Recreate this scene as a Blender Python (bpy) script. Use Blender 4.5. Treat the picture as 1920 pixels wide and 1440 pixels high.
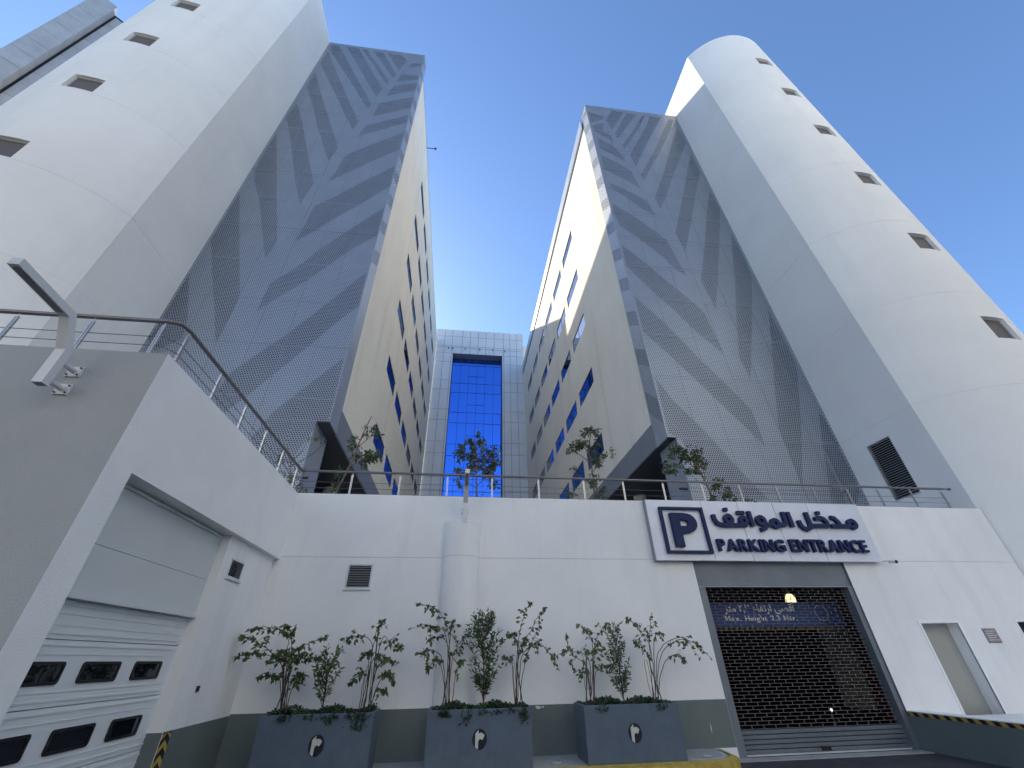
import bpy, bmesh, math, random
from mathutils import Vector, Matrix
from mathutils.geometry import delaunay_2d_cdt
random.seed(7)
R = math.radians
scene = bpy.context.scene
for o in list(bpy.data.objects):
    bpy.data.objects.remove(o)
C = scene.collection

# ------------------------------------------------------------------ camera
cam_d = bpy.data.cameras.new('camera')
cam_d.sensor_fit = 'HORIZONTAL'; cam_d.sensor_width = 36.0
cam_d.lens = 36.0 * 773.27 / 1920.0
cam_d.clip_start = 0.05; cam_d.clip_end = 6000
cam = bpy.data.objects.new('camera', cam_d); C.objects.link(cam)
pitch, yaw, roll = R(33.6926), R(7.3780), R(-1.0765)
fwd = Vector((math.sin(yaw) * math.cos(pitch), math.cos(yaw) * math.cos(pitch), math.sin(pitch)))
right = Vector((math.cos(yaw), -math.sin(yaw), 0)); up = right.cross(fwd)
r2 = math.cos(roll) * right + math.sin(roll) * up
u2 = -math.sin(roll) * right + math.cos(roll) * up
cam.matrix_world = Matrix(((r2.x, u2.x, -fwd.x, 0), (r2.y, u2.y, -fwd.y, 0), (r2.z, u2.z, -fwd.z, 1.6), (0, 0, 0, 1)))
scene.camera = cam

# ------------------------------------------------------------------ light
SUN = Vector((-0.741, 1.31, 1.0)).normalized()          # towards the sun
world = bpy.data.worlds.new('World'); scene.world = world; world.use_nodes = True
wn = world.node_tree; wn.nodes.clear()
sky = wn.nodes.new('ShaderNodeTexSky'); sky.sky_type = 'NISHITA'; sky.sun_disc = False
sky.sun_elevation = math.asin(SUN.z); sky.sun_rotation = math.atan2(SUN.x, SUN.y)
sky.altitude = 0; sky.air_density = 1.0; sky.dust_density = 0.35; sky.ozone_density = 6.0
bg = wn.nodes.new('ShaderNodeBackground'); bg.inputs['Strength'].default_value = 0.12
wo = wn.nodes.new('ShaderNodeOutputWorld')
wn.links.new(sky.outputs[0], bg.inputs[0]); wn.links.new(bg.outputs[0], wo.inputs[0])
sl = bpy.data.lights.new('sun', 'SUN'); sl.energy = 3.6; sl.angle = R(0.53); sl.color = (1.0, 0.86, 0.60)
so = bpy.data.objects.new('sun', sl); C.objects.link(so)
so.rotation_euler = (-SUN).to_track_quat('-Z', 'Y').to_euler(); so.location = (-40, 80, 90)
vs = scene.view_settings
vs.view_transform = 'Standard'; vs.look = 'None'; vs.gamma = 1.0; vs.use_curve_mapping = False; vs.exposure = 1.25
scene.cycles.max_bounces = 8; scene.cycles.transparent_max_bounces = 12
scene.cycles.diffuse_bounces = 6

# ------------------------------------------------------------------ materials
class NT:
    def __init__(s, name):
        s.m = bpy.data.materials.new(name); s.m.use_nodes = True
        s.t = s.m.node_tree; s.t.nodes.clear()
        s.out = s.n('ShaderNodeOutputMaterial')
    def n(s, t, **k):
        nd = s.t.nodes.new(t)
        for a, b in k.items(): setattr(nd, a, b)
        return nd
    def l(s, a, b): s.t.links.new(a, b)
    def math(s, op, a, b=None, c=None):
        nd = s.n('ShaderNodeMath', operation=op)
        for i, v in enumerate((a, b, c)):
            if v is None: continue
            if isinstance(v, (int, float)): nd.inputs[i].default_value = v
            else: s.l(v, nd.inputs[i])
        return nd.outputs[0]
def col(c): return (c[0], c[1], c[2], 1)
def pbr(name, c, rough=0.7, metal=0.0, var=0.0, vscale=1.5, bump=0.0, bscale=60.0, spec=0.4, streak=0.0, sscale=(0.9, 0.9, 0.06), dirt=None):
    k = NT(name); p = k.n('ShaderNodeBsdfPrincipled')
    p.inputs['Roughness'].default_value = rough; p.inputs['Metallic'].default_value = metal
    p.inputs['Specular IOR Level'].default_value = spec
    k.l(p.outputs[0], k.out.inputs[0])
    geo = k.n('ShaderNodeNewGeometry'); pos = geo.outputs['Position']
    cur = None
    if var > 0:
        no = k.n('ShaderNodeTexNoise'); no.inputs['Scale'].default_value = vscale; no.inputs['Detail'].default_value = 6
        no.inputs['Roughness'].default_value = 0.62
        k.l(pos, no.inputs['Vector'])
        mr = k.n('ShaderNodeMapRange'); mr.inputs[1].default_value = 0.3; mr.inputs[2].default_value = 0.7
        mr.inputs[3].default_value = 1 - var; mr.inputs[4].default_value = 1 + var
        k.l(no.outputs[0], mr.inputs[0]); cur = mr.outputs[0]
    if streak > 0:
        mp = k.n('ShaderNodeVectorMath', operation='MULTIPLY'); mp.inputs[1].default_value = sscale
        k.l(pos, mp.inputs[0])
        n2 = k.n('ShaderNodeTexNoise'); n2.inputs['Scale'].default_value = 1.6; n2.inputs['Detail'].default_value = 8
        n2.inputs['Roughness'].default_value = 0.7
        k.l(mp.outputs[0], n2.inputs['Vector'])
        m2 = k.n('ShaderNodeMapRange'); m2.inputs[1].default_value = 0.52; m2.inputs[2].default_value = 0.75
        m2.inputs[3].default_value = 1.0; m2.inputs[4].default_value = 1 - streak
        k.l(n2.outputs[0], m2.inputs[0])
        cur = m2.outputs[0] if cur is None else k.math('MULTIPLY', cur, m2.outputs[0])
    if cur is not None:
        mx = k.n('ShaderNodeVectorMath', operation='SCALE'); mx.inputs[0].default_value = c
        k.l(cur, mx.inputs['Scale']); k.l(mx.outputs[0], p.inputs['Base Color'])
    else:
        p.inputs['Base Color'].default_value = col(c)
    if bump > 0:
        nb = k.n('ShaderNodeTexNoise'); nb.inputs['Scale'].default_value = bscale; nb.inputs['Detail'].default_value = 4
        k.l(pos, nb.inputs['Vector'])
        bp = k.n('ShaderNodeBump'); bp.inputs['Strength'].default_value = bump; bp.inputs['Distance'].default_value = 0.01
        k.l(nb.outputs[0], bp.inputs['Height']); k.l(bp.outputs[0], p.inputs['Normal'])
    return k.m
def perf(name, r, axis=0, pitch=0.083, c=(0.33, 0.37, 0.43)):
    """sheet metal with staggered round punched holes (real see-through holes)"""
    k = NT(name); p = k.n('ShaderNodeBsdfPrincipled')
    p.inputs['Base Color'].default_value = col(c); p.inputs['Roughness'].default_value = 0.42; p.inputs['Metallic'].default_value = 0.35
    geo = k.n('ShaderNodeNewGeometry'); sp = k.n('ShaderNodeSeparateXYZ'); k.l(geo.outputs['Position'], sp.inputs[0])
    no = k.n('ShaderNodeTexNoise'); no.inputs['Scale'].default_value = 0.9; no.inputs['Detail'].default_value = 3
    k.l(geo.outputs['Position'], no.inputs['Vector'])
    mr = k.n('ShaderNodeMapRange'); mr.inputs[3].default_value = 0.9; mr.inputs[4].default_value = 1.1; k.l(no.outputs[0], mr.inputs[0])
    sc = k.n('ShaderNodeVectorMath', operation='SCALE'); sc.inputs[0].default_value = c; k.l(mr.outputs[0], sc.inputs['Scale'])
    k.l(sc.outputs[0], p.inputs['Base Color'])
    u = k.math('MULTIPLY', k.math('ADD', sp.outputs[axis], 50.0), 1 / pitch)
    v = k.math('MULTIPLY', sp.outputs[2], 1 / (pitch * 0.866))
    row = k.math('FLOOR', v)
    sh = k.math('MULTIPLY', k.math('MODULO', row, 2.0), 0.5)
    du = k.math('SUBTRACT', k.math('FRACT', k.math('ADD', u, sh)), 0.5)
    dv = k.math('MULTIPLY', k.math('SUBTRACT', k.math('FRACT', v), 0.5), 0.866)
    d = k.math('SQRT', k.math('ADD', k.math('MULTIPLY', du, du), k.math('MULTIPLY', dv, dv)))
    hole = k.math('LESS_THAN', d, r)
    tr = k.n('ShaderNodeBsdfTransparent'); mix = k.n('ShaderNodeMixShader')
    k.l(hole, mix.inputs[0]); k.l(p.outputs[0], mix.inputs[1]); k.l(tr.outputs[0], mix.inputs[2]); k.l(mix.outputs[0], k.out.inputs[0])
    return k.m
def glass(name, c, rough=0.02, dark=(0.01, 0.012, 0.02), f0=0.35, wavy=0.0):
    """reflective coated glazing over a dark room: tinted mirror whose strength grows at grazing angles"""
    k = NT(name)
    g = k.n('ShaderNodeBsdfGlossy'); g.inputs['Color'].default_value = col(c); g.inputs['Roughness'].default_value = rough
    d = k.n('ShaderNodeBsdfDiffuse'); d.inputs['Color'].default_value = col(dark)
    lw = k.n('ShaderNodeLayerWeight'); lw.inputs['Blend'].default_value = 0.35
    mr = k.n('ShaderNodeMapRange'); mr.inputs[3].default_value = f0; mr.inputs[4].default_value = 1.0; k.l(lw.outputs['Fresnel'], mr.inputs[0])
    mix = k.n('ShaderNodeMixShader'); k.l(mr.outputs[0], mix.inputs[0]); k.l(d.outputs[0], mix.inputs[1]); k.l(g.outputs[0], mix.inputs[2])
    k.l(mix.outputs[0], k.out.inputs[0])
    if wavy:
        geo = k.n('ShaderNodeNewGeometry'); nb = k.n('ShaderNodeTexNoise'); nb.inputs['Scale'].default_value = 0.5
        k.l(geo.outputs['Position'], nb.inputs['Vector'])
        bp = k.n('ShaderNodeBump'); bp.inputs['Strength'].default_value = wavy; bp.inputs['Distance'].default_value = 0.02
        k.l(nb.outputs[0], bp.inputs['Height']); k.l(bp.outputs[0], g.inputs['Normal'])
    return k.m
def emit(name, c, s):
    k = NT(name); e = k.n('ShaderNodeEmission'); e.inputs[0].default_value = col(c); e.inputs[1].default_value = s
    k.l(e.outputs[0], k.out.inputs[0]); return k.m
def leafmat(name, c1, c2):
    k = NT(name); p = k.n('ShaderNodeBsdfPrincipled'); p.inputs['Roughness'].default_value = 0.5
    at = k.n('ShaderNodeVertexColor'); at.layer_name = 'tone'
    mx = k.n('ShaderNodeMix', data_type='RGBA'); mx.inputs[6].default_value = col(c1); mx.inputs[7].default_value = col(c2)
    sp = k.n('ShaderNodeSeparateColor'); k.l(at.outputs[0], sp.inputs[0])
    k.l(sp.outputs[0], mx.inputs[0]); k.l(mx.outputs[2], p.inputs['Base Color'])
    t = k.n('ShaderNodeBsdfTranslucent'); k.l(mx.outputs[2], t.inputs[0])
    ms = k.n('ShaderNodeMixShader'); ms.inputs[0].default_value = 0.25
    k.l(p.outputs[0], ms.inputs[1]); k.l(t.outputs[0], ms.inputs[2]); k.l(ms.outputs[0], k.out.inputs[0])
    return k.m

M = {}
M['white'] = pbr('white stucco', (0.83, 0.83, 0.82), 0.9, var=0.05, vscale=0.6, bump=0.5, bscale=70, streak=0.09, sscale=(1.1, 1.1, 0.10))
M['tower'] = pbr('tower stucco', (0.84, 0.825, 0.785), 0.9, var=0.045, vscale=0.3, bump=0.5, bscale=45, streak=0.07, sscale=(0.5, 0.5, 0.05))
M['rough_white'] = pbr('coarse white stucco', (0.86, 0.86, 0.85), 0.9, var=0.03, vscale=2, bump=0.45, bscale=60)
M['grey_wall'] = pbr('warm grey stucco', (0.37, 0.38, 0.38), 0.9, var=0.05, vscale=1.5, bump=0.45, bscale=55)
M['cream'] = pbr('cream render', (0.87, 0.82, 0.71), 0.85, var=0.05, vscale=0.25, streak=0.16, sscale=(0.55, 0.55, 0.05), bump=0.2, bscale=30)
M['dado'] = pbr('grey green paint', (0.135, 0.165, 0.16), 0.6, var=0.08, vscale=1.2, bump=0.35, bscale=60, streak=0.1)
M['joint'] = pbr('joint shadow gap', (0.70, 0.70, 0.69), 0.9)
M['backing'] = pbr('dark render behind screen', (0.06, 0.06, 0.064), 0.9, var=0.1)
M['perf_small'] = perf('perforated metal, small holes', 0.24)
M['perf_big'] = perf('perforated metal, large holes', 0.35)
M['perf_side'] = perf('perforated return, small holes', 0.20, axis=1, c=(0.45, 0.49, 0.55))
M['perf_side_big'] = perf('perforated return, large holes', 0.34, axis=1, c=(0.45, 0.49, 0.55))
M['rim'] = pbr('panel edge metal', (0.20, 0.22, 0.26), 0.45, 0.3)
M['sheet'] = pbr('plain sheet metal', (0.36, 0.40, 0.46), 0.45, 0.3, var=0.05)
M['fascia'] = pbr('grey fascia sheet', (0.27, 0.29, 0.32), 0.5, 0.3, var=0.06)
M['soffit'] = pbr('dark soffit boards', (0.055, 0.055, 0.06), 0.6, var=0.1)
M['alu'] = pbr('aluminium composite panel', (0.66, 0.67, 0.70), 0.5, 0.25, var=0.05, vscale=0.5, streak=0.08, sscale=(1.5, 1, 0.12))
M['alu_gap'] = pbr('panel gap', (0.12, 0.12, 0.13), 0.9)
M['blue_glass'] = glass('blue curtain wall glass', (0.12, 0.32, 1.0), 0.02, (0.005, 0.015, 0.08), 0.75, wavy=0.02)
M['blue_bar'] = pbr('navy mullion', (0.02, 0.045, 0.20), 0.4)
M['win_glass'] = glass('blue window glass', (0.37, 0.38, 0.43), 0.02, (0.005, 0.008, 0.03), 0.06)
M['win_frame'] = pbr('dark window frame', (0.02, 0.022, 0.035), 0.4)
M['mesh_pane'] = pbr('brown insect mesh', (0.13, 0.12, 0.115), 0.7, var=0.12, vscale=20)
M['street_clad'] = pbr('pale blue grey cladding', (0.84, 0.87, 0.91), 0.8, var=0.05)  # bounce colour of the added unseen buildings
M['reveal'] = pbr('window reveal', (0.50, 0.48, 0.45), 0.9)
M['stone'] = pbr('grey stone panel', (0.36, 0.385, 0.43), 0.6, var=0.12, vscale=1.0, streak=0.1)
M['stone_gap'] = pbr('stone slot', (0.02, 0.02, 0.025), 0.9)
M['steel'] = pbr('brushed steel', (0.50, 0.50, 0.51), 0.28, 0.9)
M['rail'] = pbr('weathered handrail steel', (0.20, 0.19, 0.19), 0.4, 0.6)
M['wire'] = pbr('steel cable', (0.14, 0.14, 0.15), 0.45, 0.6)
M['lamp_paint'] = pbr('pale grey lamp paint', (0.62, 0.63, 0.64), 0.45, 0.1, var=0.04)
M['lamp_glass'] = pbr('grey diffuser', (0.22, 0.23, 0.24), 0.25)
M['bolt'] = pbr('bolt', (0.10, 0.10, 0.10), 0.5, 0.5)
M['planter'] = pbr('slate blue planter', (0.095, 0.125, 0.170), 0.65, var=0.12, vscale=4, bump=0.15, bscale=120, streak=0.15, sscale=(3, 3, 0.6))
M['soil'] = pbr('soil', (0.035, 0.028, 0.02), 0.95, var=0.3, vscale=30, bump=0.8)
M['emblem'] = pbr('emblem black', (0.008, 0.009, 0.02), 0.5)
M['emblem_mark'] = pbr('emblem pale', (0.55, 0.56, 0.50), 0.6)
M['asphalt'] = pbr('asphalt', (0.05, 0.05, 0.052), 0.9, var=0.25, vscale=3, bump=0.6, bscale=180)
M['concrete'] = pbr('pale concrete', (0.36, 0.37, 0.36), 0.85, var=0.12, vscale=2.5, bump=0.3, bscale=90)
M['deck'] = pbr('terrace paving', (0.66, 0.64, 0.60), 0.8, var=0.08)
M['yellow'] = pbr('worn yellow paint', (0.46, 0.335, 0.07), 0.6, var=0.22, vscale=9, bump=0.3)
M['ochre'] = pbr('dusty yellow tape', (0.42, 0.27, 0.05), 0.6, var=0.2, vscale=9)
M['black'] = pbr('black paint', (0.012, 0.012, 0.014), 0.55)
M['white_paint'] = pbr('white line paint', (0.65, 0.65, 0.63), 0.7, var=0.2, vscale=14)
M['navy'] = pbr('navy letter', (0.012, 0.024, 0.085), 0.5, spec=0.2, var=0.05)
M['hazard_dim'] = pbr('dusty hazard mark', (0.12, 0.085, 0.04), 0.8, var=0.3, vscale=12)  # darker and browner than the hazard tape outside
M['signpanel'] = pbr('sign cladding panel', (0.68, 0.70, 0.78), 0.4, 0.1, var=0.06, vscale=2.2, streak=0.05)
M['gate'] = pbr('grey gate metal', (0.17, 0.195, 0.22), 0.5, 0.25, var=0.12, vscale=1.8)
M['grille'] = pbr('grille rod', (0.17, 0.155, 0.16), 0.5, 0.2)
M['garage'] = pbr('pale garage panel', (0.60, 0.63, 0.63), 0.55, var=0.03, streak=0.04)
M['garage_low'] = pbr('white sectional door', (0.68, 0.71, 0.72), 0.5, var=0.03, streak=0.03, bump=0.12, bscale=200)
M['door_glass'] = glass('dark door window', (0.75, 0.8, 0.85), 0.03, (0.006, 0.006, 0.008), 0.04)
M['rubber'] = pbr('black gasket', (0.012, 0.012, 0.014), 0.4)
M['louver'] = pbr('louvre metal', (0.30, 0.31, 0.32), 0.5, 0.3)
M['dark'] = pbr('dark void', (0.012, 0.012, 0.014), 0.9)
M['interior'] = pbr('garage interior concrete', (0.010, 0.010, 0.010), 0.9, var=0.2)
M['red'] = pbr('dull red paint', (0.10, 0.008, 0.015), 0.6)
M['sign_blue'] = pbr('blue height board', (0.03, 0.07, 0.25), 0.5)
M['letter_white'] = pbr('white letter', (0.8, 0.8, 0.8), 0.6)
M['lit'] = emit('lit lamp', (1.0, 0.80, 0.40), 0.8)
M['lit_small'] = emit('lit pin lamp', (0.95, 0.95, 1.0), 0.7)
M['door_tan'] = pbr('recess grey paint', (0.36, 0.36, 0.33), 0.8, var=0.04)
M['plaque'] = pbr('tarnished plaque', (0.30, 0.25, 0.24), 0.35, 0.4, var=0.35, vscale=18)
M['bark'] = pbr('bark', (0.16, 0.13, 0.10), 0.9, var=0.3, vscale=25)
M['twig'] = pbr('red brown twig', (0.075, 0.045, 0.04), 0.85, var=0.3, vscale=25)
M['stake'] = pbr('green stake', (0.03, 0.10, 0.07), 0.6)
M['leaf_a'] = leafmat('olive leaf', (0.05, 0.085, 0.028), (0.16, 0.21, 0.07))
M['leaf_b'] = leafmat('dark leaf', (0.032, 0.068, 0.026), (0.10, 0.17, 0.055))
M['leaf_c'] = leafmat('ground cover leaf', (0.014, 0.032, 0.014), (0.05, 0.095, 0.03))
M['leaf_t'] = leafmat('ficus leaf', (0.045, 0.075, 0.03), (0.16, 0.20, 0.085))

# ------------------------------------------------------------------ builders
class MB:
    def __init__(s): s.v = []; s.f = []; s.mi = []; s.sm = []; s.tone = []; s.weld = False
    def add(s, vs, fs, mi=0, smooth=False):
        b = len(s.v); s.v += [tuple(v) for v in vs]
        for f in fs: s.f.append(tuple(i + b for i in f)); s.mi.append(mi); s.sm.append(smooth)
        return s
    def quad(s, a, b, c, d, mi=0): return s.add((a, b, c, d), ((0, 1, 2, 3),), mi)
    def box(s, x0, x1, y0, y1, z0, z1, mi=0):
        v = [(x0, y0, z0), (x1, y0, z0), (x1, y1, z0), (x0, y1, z0), (x0, y0, z1), (x1, y0, z1), (x1, y1, z1), (x0, y1, z1)]
        return s.add(v, ((0, 3, 2, 1), (4, 5, 6, 7), (0, 1, 5, 4), (1, 2, 6, 5), (2, 3, 7, 6), (3, 0, 4, 7)), mi)
    def prism(s, pts, fn, d0, d1, mi=0):
        """polygon pts (u,v) extruded from depth d0 to d1 through fn(u,v,d)"""
        n = len(pts)
        v = [fn(u, w, d0) for u, w in pts] + [fn(u, w, d1) for u, w in pts]
        f = [tuple(range(n)), tuple(range(2 * n - 1, n - 1, -1))] + [(i, i + n, (i + 1) % n + n, (i + 1) % n) for i in range(n)]
        return s.add(v, f, mi)
    def tube(s, pts, r, n=8, mi=0, cap=True):
        """round tube through pts; r a number or list"""
        pts = [Vector(p) for p in pts]; m = len(pts)
        rs = r if isinstance(r, (list, tuple)) else [r] * m
        vs = []; prev = None
        for i, p in enumerate(pts):
            t = (pts[min(i + 1, m - 1)] - pts[max(i - 1, 0)]).normalized()
            a = prev if prev is not None else (Vector((0, 0, 1)) if abs(t.z) < 0.9 else Vector((1, 0, 0)))
            a = (a - t * a.dot(t)).normalized(); prev = a; b = t.cross(a)
            for k in range(n):
                w = 2 * math.pi * k / n; vs.append(p + (a * math.cos(w) + b * math.sin(w)) * rs[i])
        fs = []
        for i in range(m - 1):
            for k in range(n): fs.append((i * n + k, i * n + (k + 1) % n, (i + 1) * n + (k + 1) % n, (i + 1) * n + k))
        base = len(s.v); s.add(vs, fs, mi, True)
        if cap: s.add(vs[:n], (tuple(range(n - 1, -1, -1)),), mi); s.add(vs[-n:], (tuple(range(n)),), mi)
        return s
    def mesh(s, name, mats):
        me = bpy.data.meshes.new(name); me.from_pydata(s.v, [], s.f)
        for m in (mats if isinstance(mats, (list, tuple)) else [mats]): me.materials.append(M[m])
        me.polygons.foreach_set('material_index', s.mi); me.polygons.foreach_set('use_smooth', s.sm)
        if s.tone:
            ca = me.color_attributes.new('tone', 'FLOAT_COLOR', 'POINT')
            buf = []
            for t in s.tone: buf += [t, t, t, 1]
            ca.data.foreach_set('color', buf)
        if s.weld:
            b = bmesh.new(); b.from_mesh(me); bmesh.ops.remove_doubles(b, verts=b.verts, dist=1e-4); bmesh.ops.delete(b, geom=[v for v in b.verts if not v.link_faces], context='VERTS'); b.to_mesh(me); b.free()
        me.update(); return me
    def build(s, name, mats, parent=None, at=None, **k):
        return place(name, s.mesh(name, mats), parent, at, **k)
def place(name, me, parent=None, at=None, label=None, cat=None, group=None, kind=None):
    """link one mesh object; coordinates are world ones, so a child is shifted back by its parent's position"""
    o = bpy.data.objects.new(name, me); C.objects.link(o)
    loc = Vector(at) if at is not None else Vector((0, 0, 0))
    if parent is not None:
        o.parent = parent; loc = loc - wloc(parent)
    o.location = loc
    tag(o, label, cat, group, kind); return o
def wloc(o):
    p = Vector((0, 0, 0))
    while o is not None: p += o.location; o = o.parent
    return p
def tag(o, label=None, cat=None, group=None, kind=None):
    for k, v in (('label', label), ('category', cat), ('group', group), ('kind', kind)):
        if v: o[k] = v
    return o
def thing(name, label, cat, loc, group=None):
    o = bpy.data.objects.new(name, None); C.objects.link(o); o.location = loc; o.empty_display_size = 0.2
    return tag(o, label, cat, group)
def facade(us, vs, holes, fn, mb=None, back_mi=None, mi=0, smooth=False, reveal_mi=0):
    """sheet over us x vs through fn(u,v,depth) with rectangular recesses (ua,ub,va,vb,depth,has_back)"""
    mb = mb or MB()
    U = sorted(set([round(x, 5) for x in us] + [round(x, 5) for h in holes for x in h[:2] if us[0] <= x <= us[-1]]))
    V = sorted(set([round(x, 5) for x in vs] + [round(x, 5) for h in holes for x in h[2:4] if vs[0] <= x <= vs[-1]]))
    def hit(u, v):
        for h in holes:
            if h[0] < u < h[1] and h[2] < v < h[3]: return h
    nu, nv = len(U), len(V)
    cell = [[hit((U[i] + U[i + 1]) / 2, (V[j] + V[j + 1]) / 2) for j in range(nv - 1)] for i in range(nu - 1)]
    grid = [fn(u, v, 0) for u in U for v in V]
    fs = [(i * nv + j, (i + 1) * nv + j, (i + 1) * nv + j + 1, i * nv + j + 1) for i in range(nu - 1) for j in range(nv - 1) if cell[i][j] is None]
    mb.add(grid, fs, mi, smooth)
    for i in range(nu - 1):
        for j in range(nv - 1):
            h = cell[i][j]
            if h is None: continue
            a, b, c, d = U[i], U[i + 1], V[j], V[j + 1]; D = h[4]
            def nb(ii, jj): return cell[ii][jj] if 0 <= ii < nu - 1 and 0 <= jj < nv - 1 else 'edge'
            if nb(i - 1, j) is not h and nb(i - 1, j) != 'edge': mb.quad(fn(a, c, 0), fn(a, d, 0), fn(a, d, D), fn(a, c, D), reveal_mi)
            if nb(i + 1, j) is not h and nb(i + 1, j) != 'edge': mb.quad(fn(b, c, 0), fn(b, c, D), fn(b, d, D), fn(b, d, 0), reveal_mi)
            if nb(i, j - 1) is not h and nb(i, j - 1) != 'edge': mb.quad(fn(a, c, 0), fn(a, c, D), fn(b, c, D), fn(b, c, 0), reveal_mi)
            if nb(i, j + 1) is not h and nb(i, j + 1) != 'edge': mb.quad(fn(a, d, 0), fn(b, d, 0), fn(b, d, D), fn(a, d, D), reveal_mi)
            if h[5]: mb.quad(fn(a, c, D), fn(b, c, D), fn(b, d, D), fn(a, d, D), h[5] if h[5] is not True else (back_mi or 0))
    return mb
def lin(a, b, n): return [a + (b - a) * i / n for i in range(n + 1)]

# ================================================================== SETTING
YW = 9.565
MB().quad((-400, -400, 0), (400, -400, 0), (400, 400, 0), (-400, 400, 0)).build('ground', 'asphalt', kind='structure')
# pavement in front of the entrance wall, yellow kerb edge
pv = MB()
pav = [(-3.90, 8.62), (4.35, 8.62), (4.62, 8.72), (4.78, 8.90), (4.88, 9.56), (-3.90, 9.56)]
pv.prism(pav, lambda x, y, z: (x, y, z), 0.0, 0.17)
pavement = pv.build('pavement', 'concrete', kind='structure')
kb = MB()
edge = [(-3.90, 8.60), (4.36, 8.60), (4.645, 8.705), (4.81, 8.895), (4.905, 9.55)]
edge_o = [(-3.90, 8.48), (4.40, 8.48), (4.72, 8.60), (4.91, 8.83), (5.02, 9.55)]
for i in range(4):
    a, b, c, d = edge[i], edge[i + 1], edge_o[i + 1], edge_o[i]
    kb.quad((*a, .174), (*b, .174), (c[0], c[1], .150), (d[0], d[1], .150))
    kb.quad((d[0], d[1], .150), (c[0], c[1], .150), (c[0], c[1], 0), (d[0], d[1], 0))
kb.build('kerb', 'yellow', pavement)
wl = MB()
wi = [(3.95, 8.64), (4.33, 8.645), (4.585, 8.745), (4.735, 8.915), (4.79, 9.2)]
wi2 = [(3.95, 8.665), (4.32, 8.672), (4.565, 8.765), (4.71, 8.925), (4.765, 9.2)]
for i in range(4): wl.quad((*wi[i], .1742), (*wi[i + 1], .1742), (*wi2[i + 1], .1742), (*wi2[i], .1742))
wl.build('painted_line', 'white_paint', pavement)
# concrete sill and drain strip in front of the gate
MB().box(5.1, 9.1, 9.30, 9.60, 0.0, 0.012).build('gate_sill', 'concrete', kind='structure')
# terrace slab over the garage
dk = MB()
dk.box(-11.2, 13.9, 9.80, 43.4, 4.10, 4.40); dk.box(-14.0, -3.87, 4.62, 9.80, 4.10, 4.401)
dk.build('terrace', 'deck', kind='structure')

# ================================================================== ENTRANCE WALL
wall = thing('entrance_wall', 'long white stucco wall with parking gate opening, grey green base and round pilaster', 'wall', (0, YW, 0))
W = lambda x, z, d: (x, YW + d, z)
holes = [(5.33, 9.12, -1, 3.40, 0.30, None), (10.42, 11.36, -1, 2.13, 0.30, None), (12.93, 13.75, -1, 2.14, 0.30, None),
         (-2.23, -1.79, 2.86, 3.27, 0.09, 1), (-9, 30, 3.425, 3.440, 0.012, 2)]
w = facade([-3.90, 13.93], [0, 4.78], holes, W)
w.quad((-3.87, YW, 4.78), (13.93, YW, 4.78), (13.93, 9.80, 4.78), (-3.87, 9.80, 4.78))
w.quad((-3.87, 9.80, 4.0), (13.93, 9.80, 4.0), (13.93, 9.80, 4.78), (-3.87, 9.80, 4.78))
w.build('wall_face', ['white', 'dark', 'joint'], wall)
MB().box(-3.755, 5.325, YW - 0.005, YW + 0.05, 0.171, 0.885).build('dado', 'dado', wall)
for x_, z_, w_, h_ in ((1.62, .842, .05, .028), (1.70, .850, .022, .018), (1.585, .858, .03, .014), (4.9, .45, .008, .09)):
    MB().prism([(x_ - w_, z_), (x_ - w_ * .2, z_ - h_ * .8), (x_ + w_ * .8, z_ - h_ * .3), (x_ + w_, z_ + h_ * .5), (x_, z_ + h_)], W, -.0065, -.004).build('paint_chip', 'white_paint', wall)
pz = lambda t, z, d: (0.055 + (0.395 - d) * math.cos(t), YW + (0.30 - d) * math.sin(t), z)
p = facade(lin(-math.pi, 0, 28), [0.885, 4.17], [(-9, 9, 3.425, 3.440, 0.012, 1)], pz, smooth=True)
p.add([pz(t, 4.17, 0) for t in lin(-math.pi, 0, 28)], (tuple(range(29)),))
p.build('pilaster', ['white', 'joint'], wall)
facade(lin(-math.pi, 0, 28), [0.171, 0.885], [], lambda t, z, d: (0.055 + 0.40 * math.cos(t), YW + 0.305 * math.sin(t), z), smooth=True).build('pilaster_base', 'dado', wall)
def louver(parent, u0, u1, z0, z1, fn, n, frame=0.03, depth=0.06, ledge=True):
    m = MB()
    for a, b, c, d in ((u0 - frame, u1 + frame, z1, z1 + frame), (u0 - frame, u1 + frame, z0 - frame, z0), (u0 - frame, u0, z0, z1), (u1, u1 + frame, z0, z1)):
        m.prism([(a, c), (b, c), (b, d), (a, d)], fn, -0.012, 0.02)
    if ledge: m.prism([(u0 - frame - .02, z0 - frame - .025), (u1 + frame + .02, z0 - frame - .025), (u1 + frame + .02, z0 - frame), (u0 - frame - .02, z0 - frame)], fn, -0.03, 0.02)
    fr = m.build('vent_frame', 'lamp_paint', parent)
    h = (z1 - z0) / n
    for i in range(n):
        z = z0 + i * h; s = MB()
        s.add([fn(u0, z + .1 * h, 0.0), fn(u1, z + .1 * h, 0.0), fn(u1, z + .75 * h, depth), fn(u0, z + .75 * h, depth),
               fn(u0, z + .25 * h, 0.0), fn(u1, z + .25 * h, 0.0), fn(u1, z + .9 * h, depth), fn(u0, z + .9 * h, depth)],
              ((0, 1, 2, 3), (4, 7, 6, 5), (0, 4, 5, 1), (2, 6, 7, 3)))
        s.build('slat', 'louver', fr)
louver(wall, -2.23, -1.79, 2.86, 3.27, W, 9)
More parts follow.
